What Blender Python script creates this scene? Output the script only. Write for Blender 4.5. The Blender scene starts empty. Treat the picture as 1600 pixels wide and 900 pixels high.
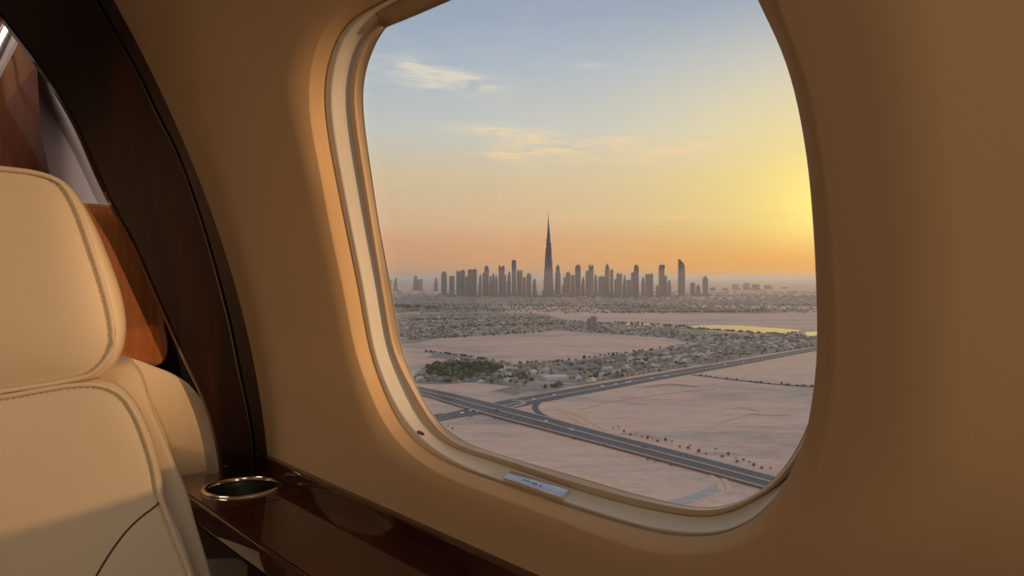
import bpy, math, random
import numpy as np
from mathutils import Vector
from mathutils.bvhtree import BVHTree
random.seed(7); np.random.seed(7)
sc = bpy.context.scene
C = sc.collection
F = 1200.0; HZ = 432.0; H = 200.0            # focal length in px of the 1600 frame, horizon row, altitude in metres
# ---------------------------------------------------------------- camera
cd = bpy.data.cameras.new('camera'); cam = bpy.data.objects.new('camera', cd); C.objects.link(cam)
cd.sensor_width = 36; cd.lens = 36*F/1600; cd.shift_y = -18/1600
cd.clip_start = .01; cd.clip_end = 400000
cam.rotation_euler = (math.pi/2, 0, 0); sc.camera = cam
# ---------------------------------------------------------------- exposure
vs = sc.view_settings; vs.view_transform = 'Standard'; vs.look = 'None'; vs.gamma = 1; vs.exposure = 0.0
sc.cycles.max_bounces = 8; sc.cycles.transparent_max_bounces = 12
sc.cycles.volume_bounces = 1
sc.cycles.sample_clamp_indirect = 4
def lin(r, g, b):
    f = lambda v: (v/255/12.92 if v/255 <= .04045 else ((v/255+.055)/1.055)**2.4)
    return (f(r), f(g), f(b), 1)
# ---------------------------------------------------------------- world: dusk sky gradient, glow and wisps of cloud
W = bpy.data.worlds.new('dusk_sky'); sc.world = W; W.use_nodes = True
def build_world():
    nt = W.node_tree; nt.nodes.clear(); N = nt.nodes.new; L = nt.links.new
    def m(op, a, b=None, clamp=False):
        n = N('ShaderNodeMath'); n.operation = op; n.use_clamp = clamp
        for i, v in enumerate((a, b)):
            if v is None: continue
            if isinstance(v, (int, float)): n.inputs[i].default_value = v
            else: L(v, n.inputs[i])
        return n.outputs[0]
    tc = N('ShaderNodeTexCoord'); sp = N('ShaderNodeSeparateXYZ'); L(tc.outputs['Generated'], sp.inputs[0])
    x, y, z = sp.outputs
    hl = m('SQRT', m('ADD', m('MULTIPLY', x, x), m('MULTIPLY', y, y)))
    el = m('DIVIDE', z, m('MAXIMUM', hl, .001))                     # tangent of elevation
    az = m('ARCTAN2', x, y)                                         # azimuth to the right of north
    ramp = N('ShaderNodeValToRGB'); L(m('DIVIDE', m('ADD', el, .1), 1.6, True), ramp.inputs[0])
    st = [(-.1, (150,122,118)), (-.012, (180,142,126)), (.004, (197,160,136)), (.027, (213,166,130)), (.048, (218,173,136)), (.07, (224,188,150)), (.125, (222,200,164)),
          (.19, (206,208,200)), (.27, (182,194,204)), (.345, (159,175,195)), (.7, (152,164,184)), (1.5, (142,152,172))]
    e = ramp.color_ramp.elements
    while len(e) > 1: e.remove(e[0])
    for i, (p, c) in enumerate(st):
        q = e[0] if i == 0 else e.new((p+.1)/1.6)
        q.position = (p+.1)/1.6; q.color = lin(*c)
    # broad warm glow around the low sun
    def glow(a0, e0, sa, se, pw):
        dx = m('DIVIDE', m('SUBTRACT', az, a0), sa); dy = m('DIVIDE', m('SUBTRACT', el, e0), se)
        r = m('SQRT', m('ADD', m('MULTIPLY', dx, dx), m('MULTIPLY', dy, dy)))
        return m('EXPONENT', m('MULTIPLY', m('POWER', r, pw), -1))
    def addc(base, fac, col, mode='ADD'):
        if mode == 'SCALE':                                          # the sun's own disc, hidden behind the window's right edge
            v = N('ShaderNodeVectorMath'); v.operation = 'SCALE'; v.inputs[0].default_value = col[:3]; L(fac, v.inputs['Scale'])
            w = N('ShaderNodeVectorMath'); w.operation = 'ADD'; L(base, w.inputs[0]); L(v.outputs[0], w.inputs[1]); return w.outputs[0]
        n = N('ShaderNodeMix'); n.data_type = 'RGBA'; n.blend_type = mode; n.clamp_factor = True
        L(fac, n.inputs[0]); L(base, n.inputs[6]); n.inputs[7].default_value = col
        return n.outputs[2]
    col = ramp.outputs[0]
    col = addc(col, m('MULTIPLY', glow(GA, .19, .22, .11, 2.0), .75), lin(244, 230, 200), 'MIX')
    col = addc(col, glow(GA, .08, .21, .13, 1.8), lin(255, 226, 122), 'MIX')
    col = addc(col, m('MULTIPLY', glow(GA, .014, .36, .034, 1.7), .9), lin(244, 166, 84), 'MIX')
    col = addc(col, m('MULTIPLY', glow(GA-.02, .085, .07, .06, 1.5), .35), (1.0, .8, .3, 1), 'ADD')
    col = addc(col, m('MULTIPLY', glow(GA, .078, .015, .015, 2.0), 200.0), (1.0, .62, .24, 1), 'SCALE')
    # clouds
    cv = N('ShaderNodeCombineXYZ'); L(m('MULTIPLY', az, 16), cv.inputs[0]); L(m('MULTIPLY', m('ADD', el, m('MULTIPLY', az, .05)), 95), cv.inputs[1])
    nz = N('ShaderNodeTexNoise'); nz.inputs['Scale'].default_value = .75; nz.inputs['Detail'].default_value = 6; nz.inputs['Roughness'].default_value = .62
    nz.inputs['Distortion'].default_value = .7
    L(cv.outputs[0], nz.inputs['Vector'])
    tot = None
    for (px, py, rx, ry, tilt, s) in [(705,126,58,15,.12,1.15), (650,104,20,8,.4,.8), (915,226,105,11,-.03,1.1), (800,208,75,10,.1,.9), (786,243,52,6,0,1.0),
                                      (1072,230,62,10,-.05,.9), (930,102,26,4,0,.7), (625,112,60,26,.1,.35), (1010,250,160,9,0,.35), (1090,338,190,4,0,.4)]:
        a0 = math.atan((px-800)/F); e0 = (HZ-py)/math.hypot(F, px-800)
        dx = m('DIVIDE', m('SUBTRACT', az, a0), rx/F); dy = m('DIVIDE', m('SUBTRACT', m('SUBTRACT', el, e0), m('MULTIPLY', m('SUBTRACT', az, a0), -tilt)), ry/F)
        g = m('MULTIPLY', m('EXPONENT', m('MULTIPLY', m('ADD', m('MULTIPLY', dx, dx), m('MULTIPLY', dy, dy)), -1)), s)
        tot = g if tot is None else m('ADD', tot, g)
    wis = m('MULTIPLY', m('SUBTRACT', nz.outputs[0], .38), 4.2, True)
    fac = m('MULTIPLY', m('ADD', m('MULTIPLY', tot, 1.6), .04), wis, True)
    n = N('ShaderNodeMix'); n.data_type = 'RGBA'; L(m('MULTIPLY', fac, .9), n.inputs[0]); L(col, n.inputs[6])
    cr = N('ShaderNodeValToRGB'); L(m('MULTIPLY', el, 3, True), cr.inputs[0])
    cr.color_ramp.elements[0].color = lin(255, 216, 150); cr.color_ramp.elements[1].color = lin(232, 224, 208)
    cr.color_ramp.elements[0].position = .3; cr.color_ramp.elements[1].position = .8
    L(cr.outputs[0], n.inputs[7])
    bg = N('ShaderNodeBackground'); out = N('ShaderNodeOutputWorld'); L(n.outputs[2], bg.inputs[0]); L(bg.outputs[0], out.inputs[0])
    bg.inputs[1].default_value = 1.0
HAZE_D = 1/18000; HAZE_COL = (.99,.88,.81,1); HAZE_TOP = 45.0      # dust haze: density per metre, albedo, top of the layer
GA = .42                                                            # azimuth of the glow (radians right of straight ahead)
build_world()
# ---------------------------------------------------------------- sun: low, from beyond the window's right edge
def light(name, kind, energy, col, loc=(0,0,0), **k):
    l = bpy.data.lights.new(name, kind); l.energy = energy; l.color = col
    for a, b in k.items(): setattr(l, a, b)
    o = bpy.data.objects.new(name, l); o.location = loc; C.objects.link(o); return o
SAZ, SEL = math.radians(91), math.radians(4.0)
sd = Vector((math.sin(SAZ)*math.cos(SEL), math.cos(SAZ)*math.cos(SEL), math.sin(SEL)))
sun = light('sun', 'SUN', .95, (1, .54, .20), angle=math.radians(1.4)); sun.rotation_euler = sd.to_track_quat('Z', 'Y').to_euler()
# ---------------------------------------------------------------- cabin frame: t along the cabin, u towards the wall, z up
TH = math.radians(40); wv = Vector((-math.sin(TH), math.cos(TH), 0)); nv = Vector((math.cos(TH), math.sin(TH), 0))
def P(t, u, z): return wv*t + nv*u + Vector((0, 0, z))
U0, UP, UQ = .42, .294, .356
ZK = -UP/(2*UQ)
def U(z):
    if z < ZK: return U0 - UP*ZK - UQ*ZK*ZK
    return U0 - UP*z - UQ*z*z
def ray(x, y): return Vector(((x-800)/F, 1, (HZ-y)/F))
def hit_wall(x, y, off=0.0):                                        # pixel -> (t, z) on the wall surface pushed out by off
    r = ray(x, y); a = nv.dot(r); A = UQ*r.z*r.z; B = a+UP*r.z; K = U0+off
    d = K/B if A < 1e-9 else (-B+math.sqrt(B*B+4*A*K))/(2*A)
    p = r*d; return wv.dot(p), p.z
def on_t(x, y, T):                                                  # pixel -> (u, z) on the cross-section plane t = T
    r = ray(x, y); p = r*(T/wv.dot(r)); return nv.dot(p), p.z
def G(x, y, z=0.0):                                                 # pixel -> point on the desert floor
    r = ray(x, y); return r*((-H+z)/r.z)
cabin_fills = []
for (t, u, z, e, sz) in ((-.95, -.60, .62, 5.6, .5), (.45, -.75, .70, .8, .4)):
    o = light('cabin_fill_light', 'AREA', e, (1, .90, .72), P(t, u, z), size=sz); cabin_fills.append(o)  # unseen area lamps, added to raise the cabin's ambient light
    if t < 0: o.rotation_euler = (P(.8, 0, -.15)-P(t, u, z)).to_track_quat('-Z', 'Y').to_euler()
o = light('forward_fill_light', 'AREA', 5.5, (1, .80, .66), P(1.30, -.05, .60), size=.25)  # unseen lamp added to brighten the space beyond the arch
o.rotation_euler = (P(1.75,.25,.05)-P(1.30,-.05,.60)).to_track_quat('-Z', 'Y').to_euler()
def spot(name, e, col, a, b, half, blend, rad):
    o = light(name, 'SPOT', e, col, a, spot_size=math.radians(2*half), spot_blend=blend, shadow_soft_size=rad)
    o.rotation_euler = (b-a).to_track_quat('-Z', 'Y').to_euler(); return o
spot('sidewall_fill_spot', 150, (1, .60, .30), P(-1.32, .326, .03), P(.70, .425, .035), 8.5, .9, .02)  # unseen warm spot added to light the left window flare
spot('seat_fill_spot', 9, (1, .58, .30), P(1.0, -.25, .03), P(1.24, .375, -.165), 8.0, .12, .004)  # unseen spot added to make the sunlit patch on the second seat
# ================================================================ helpers
def tag(o, label=None, cat=None, group=None, kind=None):
    if label: o['label'] = label
    if cat: o['category'] = cat
    if group: o['group'] = group
    if kind: o['kind'] = kind
    return o
def obj(name, me, mat=None, parent=None, **k):
    o = bpy.data.objects.new(name, me); C.objects.link(o)
    if mat is not None and me is not None and not me.materials: me.materials.append(mat)
    if parent: o.parent = parent; o.matrix_parent_inverse = parent.matrix_basis.inverted()
    return tag(o, **k)
def empty(name, loc, **k):
    o = bpy.data.objects.new(name, None); o.location = loc; o.empty_display_size = .1; C.objects.link(o); return tag(o, **k)
def mesh(vs_, fs, smooth=False, name='mesh'):
    me = bpy.data.meshes.new(name); me.from_pydata([tuple(v) for v in vs_], [], fs); me.update()
    if smooth: me.polygons.foreach_set('use_smooth', [True]*len(me.polygons))
    return me
def fixn(me):
    import bmesh
    b = bmesh.new(); b.from_mesh(me); bmesh.ops.recalc_face_normals(b, faces=b.faces); b.to_mesh(me); b.free(); return me
def loft(rings, closed=True, capa=False, capb=False, smooth=True):
    n = len(rings[0]); v = [p for r in rings for p in r]; f = []
    for i in range(len(rings)-1):
        for j in range(n if closed else n-1):
            k = (j+1) % n; f.append((i*n+j, i*n+k, (i+1)*n+k, (i+1)*n+j))
    if capa: f.append(tuple(range(n))[::-1])
    if capb: f.append(tuple(range((len(rings)-1)*n, len(rings)*n)))
    return mesh(v, f, smooth)
def catmull(pts, per=8, closed=False):
    pts = [Vector(p) for p in pts]; n = len(pts); out = []
    rng = range(n if closed else n-1)
    for i in rng:
        if closed: a, b, c, d = pts[(i-1) % n], pts[i], pts[(i+1) % n], pts[(i+2) % n]
        else: a, b, c, d = pts[max(i-1,0)], pts[i], pts[i+1], pts[min(i+2,n-1)]
        lab = max((b-a).length**.5, 1e-6); lbc = max((c-b).length**.5, 1e-6); lcd = max((d-c).length**.5, 1e-6)
        m1 = (c-b) if (b-a).length < 1e-9 else ((b-a)/lab-(c-a)/(lab+lbc)+(c-b)/lbc)*lbc
        m2 = (c-b) if (d-c).length < 1e-9 else ((c-b)/lbc-(d-b)/(lbc+lcd)+(d-c)/lcd)*lbc
        for k in range(per):
            s = k/per; s2 = s*s; s3 = s2*s
            out.append(b*(2*s3-3*s2+1)+m1*(s3-2*s2+s)+c*(-2*s3+3*s2)+m2*(s3-s2))
    if not closed: out.append(pts[-1])
    return out
def tube(path, r, seg=8, closed=False, flat=1.0):
    rings = []; n = len(path)
    for i, p in enumerate(path):
        a = path[(i-1) % n] if (closed or i) else p; b = path[(i+1) % n] if (closed or i < n-1) else p
        d = (b-a).normalized(); s = d.cross(Vector((0,0,1)))
        if s.length < .05: s = d.cross(Vector((0,1,0)))
        s.normalize(); q = s.cross(d)
        rr = r(i/(n-1)) if callable(r) else r
        rings.append([p+s*math.cos(2*math.pi*k/seg)*rr+q*math.sin(2*math.pi*k/seg)*rr*flat for k in range(seg)])
    if closed: rings.append(rings[0])
    return fixn(loft(rings, True, not closed, not closed))
def box(c, s, ax=None, bev=0.0):                                    # box mesh centred c, half sizes s, axes ax
    ax = ax or (Vector((1,0,0)), Vector((0,1,0)), Vector((0,0,1))); c = Vector(c)
    v = [c+ax[0]*(i*s[0])+ax[1]*(j*s[1])+ax[2]*(k*s[2]) for i in (-1,1) for j in (-1,1) for k in (-1,1)]
    f = [(0,1,3,2),(4,6,7,5),(0,4,5,1),(2,3,7,6),(0,2,6,4),(1,5,7,3)]
    me = mesh(v, f)
    if bev:
        import bmesh
        b = bmesh.new(); b.from_mesh(me); bmesh.ops.bevel(b, geom=b.edges[:], offset=bev, segments=3, profile=.6, affect='EDGES', clamp_overlap=True)
        bmesh.ops.recalc_face_normals(b, faces=b.faces); b.to_mesh(me); b.free()
        me.polygons.foreach_set('use_smooth', [True]*len(me.polygons))
        me.set_sharp_from_angle(angle=math.radians(50)) if hasattr(me, 'set_sharp_from_angle') else None
    else: fixn(me)
    return me
CAX = (wv, nv, Vector((0,0,1)))
def cbox(t0, t1, u0, u1, z0, z1, bev=0.0): return box(P((t0+t1)/2, (u0+u1)/2, (z0+z1)/2), (abs(t1-t0)/2, abs(u1-u0)/2, abs(z1-z0)/2), CAX, bev)
# ================================================================ materials
def mat(name, col, rough=.5, metal=0, coat=0, coatr=.05, spec=.5, sheen=0):
    m = bpy.data.materials.new(name); m.use_nodes = True; b = m.node_tree.nodes['Principled BSDF']
    b.inputs['Base Color'].default_value = col; b.inputs['Roughness'].default_value = rough; b.inputs['Metallic'].default_value = metal
    b.inputs['Coat Weight'].default_value = coat; b.inputs['Coat Roughness'].default_value = coatr; b.inputs['Specular IOR Level'].default_value = spec
    b.inputs['Sheen Weight'].default_value = sheen
    return m
def noise_mat(name, c1, c2, scale, rough=.5, stretch=(1,1,1), detail=4, bump=0, bscale=None, lo=.35, hi=.65, **k):
    m = mat(name, c1, rough, **k); nt = m.node_tree; N = nt.nodes.new; L = nt.links.new; b = nt.nodes['Principled BSDF']
    tc = N('ShaderNodeTexCoord'); mp = N('ShaderNodeMapping'); mp.inputs['Scale'].default_value = stretch; L(tc.outputs['Object'], mp.inputs[0])
    nz = N('ShaderNodeTexNoise'); nz.inputs['Scale'].default_value = scale; nz.inputs['Detail'].default_value = detail; L(mp.outputs[0], nz.inputs['Vector'])
    r = N('ShaderNodeValToRGB'); r.color_ramp.elements[0].position = lo; r.color_ramp.elements[1].position = hi
    r.color_ramp.elements[0].color = c1; r.color_ramp.elements[1].color = c2; L(nz.outputs[0], r.inputs[0]); L(r.outputs[0], b.inputs['Base Color'])
    if bump:
        n2 = N('ShaderNodeTexNoise'); n2.inputs['Scale'].default_value = bscale or scale*4; n2.inputs['Detail'].default_value = 3; L(mp.outputs[0], n2.inputs['Vector'])
        bp = N('ShaderNodeBump'); bp.inputs['Strength'].default_value = bump; bp.inputs['Distance'].default_value = .001; L(n2.outputs[0], bp.inputs['Height']); L(bp.outputs[0], b.inputs['Normal'])
    return m
def wood_mat(name, c1, c2, c3, rot=(0,0,0), sc_=(14,14,1.6), coat=1.0):
    m = mat(name, c1, .5, coat=coat, coatr=.04, spec=.1); nt = m.node_tree; N = nt.nodes.new; L = nt.links.new; b = nt.nodes['Principled BSDF']
    tc = N('ShaderNodeTexCoord'); mp = N('ShaderNodeMapping'); mp.inputs['Rotation'].default_value = rot; mp.inputs['Scale'].default_value = sc_; L(tc.outputs['Object'], mp.inputs[0])
    nz = N('ShaderNodeTexNoise'); nz.inputs['Scale'].default_value = 1.0; nz.inputs['Detail'].default_value = 6; nz.inputs['Distortion'].default_value = 1.6; L(mp.outputs[0], nz.inputs['Vector'])
    r = N('ShaderNodeValToRGB'); e = r.color_ramp.elements; e[0].position = .3; e[0].color = c1; e[1].position = .72; e[1].color = c3; q = e.new(.5); q.color = c2
    L(nz.outputs[0], r.inputs[0])
    mp2 = N('ShaderNodeMapping'); mp2.inputs['Rotation'].default_value = rot; mp2.inputs['Scale'].default_value = tuple(v*9 if v > 3 else v*2 for v in sc_); L(tc.outputs['Object'], mp2.inputs[0])
    n2 = N('ShaderNodeTexNoise'); n2.inputs['Scale'].default_value = 1.0; n2.inputs['Detail'].default_value = 2; L(mp2.outputs[0], n2.inputs['Vector'])
    mx = N('ShaderNodeMix'); mx.data_type = 'RGBA'; mx.blend_type = 'MULTIPLY'; mx.inputs[0].default_value = .6; L(r.outputs[0], mx.inputs[6]); L(n2.outputs[0], mx.inputs[7])
    L(mx.outputs[2], b.inputs['Base Color']); return m
M = {}
M['wall'] = noise_mat('wall_vinyl', (.56,.385,.215,1), (.60,.415,.24,1), 3, .62, bump=.025, bscale=1100, spec=.3)
M['bezel'] = noise_mat('bezel_plastic', (.74,.72,.68,1), (.78,.76,.72,1), 6, .42, bump=.04, bscale=700)
M['bezel2'] = noise_mat('inner_bezel_plastic', (.66,.50,.34,1), (.70,.53,.37,1), 6, .35)
M['shade'] = noise_mat('shade_fabric', (.36,.24,.12,1), (.42,.28,.15,1), 60, .8, bump=.2, bscale=900)
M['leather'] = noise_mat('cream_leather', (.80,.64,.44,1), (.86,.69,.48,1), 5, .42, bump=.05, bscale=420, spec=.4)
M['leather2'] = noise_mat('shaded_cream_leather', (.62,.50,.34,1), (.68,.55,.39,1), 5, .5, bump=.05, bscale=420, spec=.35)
M['stitch'] = mat('stitch_thread', (.72,.58,.40,1), .7)
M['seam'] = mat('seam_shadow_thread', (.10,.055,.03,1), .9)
M['wood'] = wood_mat('dark_mahogany', (.006,.0012,.0006,1), (.014,.0028,.001,1), (.030,.006,.002,1), coat=.6)
M['wood2'] = wood_mat('red_mahogany', (.014,.004,.002,1), (.030,.008,.003,1), (.050,.014,.005,1))
M['wood3'] = wood_mat('console_mahogany', (.030,.0045,.002,1), (.050,.008,.003,1), (.075,.013,.005,1), sc_=(9,9,30))
M['brown'] = wood_mat('brown_lacquer', (.22,.070,.020,1), (.32,.105,.030,1), (.42,.15,.045,1))  # orange base stands in for the window glow reflected in it
M['black'] = mat('black_gasket', (.004,.003,.003,1), .5)
M['drawer'] = wood_mat('dark_drawer_veneer', (.012,.004,.002,1), (.022,.007,.004,1), (.034,.011,.006,1), sc_=(9,9,30), coat=.4)
M['chrome'] = mat('polished_metal', (.78,.70,.58,1), .12, 1)
M['nickel'] = noise_mat('brushed_nickel', (.80,.82,.84,1), (.88,.89,.9,1), 40, .22, metal=1)
M['cup'] = mat('dark_cup_steel', (.24,.25,.23,1), .28, 1)
M['lilac'] = noise_mat('lilac_sky_reflection', (.42,.37,.40,1), (.50,.45,.47,1), 6, .5, stretch=(1,1,.2))  # sky reflection in polished wood, put into the panel colour
M['mark'] = mat('engraved_mark', (.12,.12,.13,1), .5)
M['plug'] = mat('dark_screw_plug', (.10,.055,.05,1), .5)
M['carpet'] = noise_mat('cabin_carpet', (.20,.14,.09,1), (.26,.18,.12,1), 200, .95, bump=.4, bscale=500)
def glass():
    m = bpy.data.materials.new('window_glass'); m.use_nodes = True; nt = m.node_tree; nt.nodes.clear(); N = nt.nodes.new; L = nt.links.new
    t = N('ShaderNodeBsdfTransparent'); t.inputs[0].default_value = (.985,.985,.985,1); g = N('ShaderNodeBsdfGlossy'); g.inputs['Roughness'].default_value = .02
    g.inputs[0].default_value = (.55,.55,.55,1)
    lw = N('ShaderNodeLayerWeight'); lw.inputs[0].default_value = .5; pw = N('ShaderNodeMath'); pw.operation = 'POWER'; pw.inputs[1].default_value = 5; L(lw.outputs['Facing'], pw.inputs[0])
    fr = N('ShaderNodeMath'); fr.operation = 'MULTIPLY_ADD'; fr.inputs[1].default_value = .96; fr.inputs[2].default_value = .04; L(pw.outputs[0], fr.inputs[0]); mx = N('ShaderNodeMixShader'); o = N('ShaderNodeOutputMaterial')
    L(fr.outputs[0], mx.inputs[0]); L(t.outputs[0], mx.inputs[1]); L(g.outputs[0], mx.inputs[2]); L(mx.outputs[0], o.inputs[0]); return m
M['glass'] = glass()
# ================================================================ WINDOW contours (traced rows become loops on the curved wall)
NS = 200
loops_px = {
 'C0': (0.0, [(482,150),(487,100),(500,58),(520,28),(545,0),(590,-35),(680,-95),(800,-160),(920,-215),(1040,-255),(1120,-235),(1185,-130),(1215,0),(1262,120),(1288,250),(1302,380),(1308,500),(1306,600),(1296,680),(1275,745),(1240,800),(1190,842),(1120,865),(1040,868),(960,848),(870,812),(780,779),(710,752),(660,725),(622,692),(596,655),(572,600),(555,550),(535,450),(514,350),(496,250),(486,200)]),
 'C1': (.013, [(502,150),(506,108),(522,60),(537,37),(553,23),(573,12),(640,-22),(760,-82),(900,-150),(1020,-190),(1095,-170),(1150,-75),(1183,0),(1215,65),(1235,120),(1250,185),(1262,260),(1270,350),(1275,450),(1276,550),(1272,600),(1266,640),(1259,679),(1244,721),(1227,752),(1208,779),(1186,806),(1159,822),(1122,836),(1073,839),(1020,832),(900,797),(840,776),(780,755),(729,737),(693,722),(667,707),(638,684),(613,649),(592,602),(574.5,550),(555.5,450),(535,350),(515,250),(506.5,200)]),
 'C2': (.0155, [(517,150),(522,108),(533,70),(547,47),(563,30),(590,12),(650,-18),(760,-72),(900,-137),(1020,-175),(1095,-160),(1155,-75),(1205,30),(1245,130),(1268,240),(1280,360),(1285,450),(1286,550),(1280,620),(1270,670),(1255,712),(1235,748),(1213,773),(1196,792),(1171,811),(1137,826),(1098,831),(1020,823),(900,788),(840,768),(780,748),(729,729),(695,711),(672,695),(655,680),(627,647),(604,602),(585.5,550),(568,450),(548,350),(529,250),(521,200)]),
 'C3': (.0295, [(544,150),(549,108),(560,72),(577,48),(600,30),(660,-5),(760,-50),(900,-110),(1020,-145),(1110,-135),(1175,-65),(1235,25),(1275,130),(1297,260),(1308,380),(1312,500),(1300,600),(1280,660),(1258,710),(1227,752),(1208,765),(1171,787),(1137,803),(1093,809),(1000,794),(900,766),(840,746),(780,725),(724,705.5),(693,693),(671,673),(653,651),(634,610),(610,550),(592,450),(573,350),(555.5,250),(548,200)]),
 'C4': (.0265, [(553.5,150),(558,108),(575,62),(593,42),(620,24),(670,0),(760,-40),(900,-98),(1020,-132),(1110,-122),(1172,-60),(1228,25),(1268,130),(1290,260),(1301,380),(1305,500),(1292,600),(1272,660),(1248,708),(1222,742),(1200,762),(1172,779),(1147,790),(1100,798),(1000,781),(900,754),(840,735),(780,715),(720,696),(693,680),(675.5,660),(660,636),(640,600),(616.5,550),(598,450),(581.5,350),(565.5,250),(558,200)]),
 'C5': (.0345, [(567.5,150),(573,108),(592,60),(606,40),(632,22),(680,0),(760,-35),(900,-90),(1020,-120),(1110,-108),(1180,-40),(1240,50),(1275,150),(1297,280),(1303,400),(1302,500),(1288,580),(1272,640),(1259,674),(1247,699),(1230,726),(1213,745),(1196,762),(1176,774),(1147,787),(1100,793),(1000,773),(900,744),(840,727),(780,709),(729,691),(702,673),(684,657),(668,635),(650,600),(630,550),(612,450),(593,350),(578,250),(571,200)]),
}
def mid_t(a):
    return sum(p[0] for p in a)/len(a)
TC, ZC = .44, .02
LP = {}
for k, (off, pts) in loops_px.items():
    q = [Vector((*hit_wall(x, y, off), 0)) for x, y in pts]
    d = catmull(q, 6, True)
    th = np.array([math.atan2(p.y-ZC, p.x-TC) for p in d]); rr = np.array([math.hypot(p.y-ZC, p.x-TC) for p in d])
    o_ = np.argsort(th); th, rr = th[o_], rr[o_]
    tt = np.concatenate([th-2*math.pi, th, th+2*math.pi]); r3 = np.concatenate([rr]*3)
    g = np.linspace(-math.pi, math.pi, NS, endpoint=False); r = np.interp(g, tt, r3)
    ker = np.array([1,3,4,3,1])/12; r = np.convolve(np.concatenate([r[-2:], r, r[:2]]), ker, 'valid')
    LP[k] = r
ANG = np.linspace(-math.pi, math.pi, NS, endpoint=False)
def ring(k, dr, off, k2=None, s=0.0):
    out = []
    for i in range(NS):
        r = LP[k][i] if k2 is None else LP[k][i]*(1-s)+LP[k2][i]*s
        r += dr; t = TC+math.cos(ANG[i])*r; z = ZC+math.sin(ANG[i])*r
        out.append(P(t, U(z)+off, z))
    return out
T0, T1, Z0, Z1 = -.45, 1.165, -.42, .40                              # wall panel extent
def rect_r(a):
    c, s = math.cos(a), math.sin(a); r = 1e9
    if c > 1e-6: r = min(r, (T1-TC)/c)
    if c < -1e-6: r = min(r, (T0-TC)/c)
    if s > 1e-6: r = min(r, (Z1-ZC)/s)
    if s < -1e-6: r = min(r, (Z0-ZC)/s)
    return r
def wall_ring(s):                                                    # s=0 rectangle, s=1 contour C0
    out = []
    for i in range(NS):
        r = rect_r(ANG[i])*(1-s)+LP['C0'][i]*s; t = TC+math.cos(ANG[i])*r; z = ZC+math.sin(ANG[i])*r
        out.append(P(t, U(z), z))
    return out
rings = [wall_ring(s) for s in (0,.15,.3,.45,.6,.75,.9,1)]
for s in (.08,.16,.25,.34,.44,.54,.64,.74,.83,.91,.96,1.0):
    rings.append(ring('C0', 0, .0126*s**1.45+(.0004 if s == 1 else 0), 'C1', s))
rings.append(ring('C1', -.0002, .0137)); rings.append(ring('C1', .0004, .0150)); rings.append(ring('C1', .0012, .0185))
wr = obj('wall_right', loft(rings), M['wall'], kind='structure')
win = empty('window_1', P(.44, .44, .02), kind='structure')
R = [ring('C1', .0016, .0182), ring('C1', -.0006, .0172), ring('C1', -.0002, .0166, 'C2', .2), ring('C1', 0, .0158, 'C2', .6), ring('C1', 0, .0154, 'C2', .9), ring('C2', 0, .0158, 'C3', .04)]
for s in (.12,.25,.4,.55,.7,.85,.95): R.append(ring('C2', 0, .0158+.0140*s, 'C3', s))
R += [ring('C3', -.0002, .0305), ring('C3', -.0010, .0325)]
obj('shade_track', loft(R), M['bezel'], win, label='beige recessed track around the glass')
R = [ring('C3', -.0006, .0325), ring('C3', -.0014, .0296), ring('C3', -.0005, .0286, 'C4', .2), ring('C3', 0, .0275, 'C4', .6), ring('C3', 0, .0262, 'C4', .9),
     ring('C4', -.0001, .0260), ring('C4', -.0004, .0266), ring('C4', 0, .0285, 'C5', .2), ring('C4', 0, .0300, 'C5', .5), ring('C4', 0, .0322, 'C5', .8), ring('C5', .0008, .0336), ring('C5', .0003, .0333), ring('C5', -.0002, .0335), ring('C5', -.0002, .0342), ring('C5', .0012, .0352), ring('C5', .0045, .0362)]
obj('inner_frame', loft(R), M['bezel2'], win, label='raised inner frame around the glass')
def pane(off, dr):
    r = ring('C5', dr, off); c = P(TC, U(ZC)+off, ZC); return r, c
ra, ca = pane(.0370, .0025)
def cap(off, dr):
    rr_ = [ring('C5', dr, off)]
    for s in (.9,.8,.7,.6,.5,.4,.3,.2,.1,.01):
        q = []
        for i in range(NS):
            r = (LP['C5'][i]+dr)*s; t = TC+math.cos(ANG[i])*r; z = ZC+math.sin(ANG[i])*r; q.append(P(t, U(z)+off, z))
        rr_.append(q)
    return rr_
gr_ = cap(.0370, .0025)[::-1]+cap(.0400, .0025)
pm = fixn(loft(gr_, True, True, True)); pm.set_sharp_from_angle(angle=math.radians(30))
obj('pane', pm, M['glass'], win, label='clear window pane')
# pulled-up shade at the top of the window
def wpt(x, y, off):
    t, z = hit_wall(x, y, off); return t, z
def shade_mesh(px, off, th):
    a = []; b = []
    for x, y in px:
        t, z = hit_wall(x, y, off); a.append(P(t, U(z)+off, z)); b.append(P(t, U(z)+off+th, z))
    return a, b
low = catmull([(589,24,0),(591,33,0),(594,40,0),(599,41.5,0),(607,38.5,0),(640,25,0),(698,0,0),(800,-42,0),(900,-84,0),(1000,-124,0),(1080,-152,0),(1160,-180,0)], 4)
hi_ = []
for i, p in enumerate(low):
    s = i/(len(low)-1); hi_.append((560+s*700, -10-(s**.9)*330))
lo3 = shade_mesh([(p.x, p.y) for p in low], .0195, .003); hi3 = shade_mesh(hi_, .0195, .003)
rows = []
for s in np.linspace(0, 1, 8): rows.append([a.lerp(b, s) for a, b in zip(lo3[0], hi3[0])])
rows = [lo3[1]]+rows
obj('window_shade', loft(rows, False), M['shade'], win, label='tan shade pushed up to the top of the window')
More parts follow.
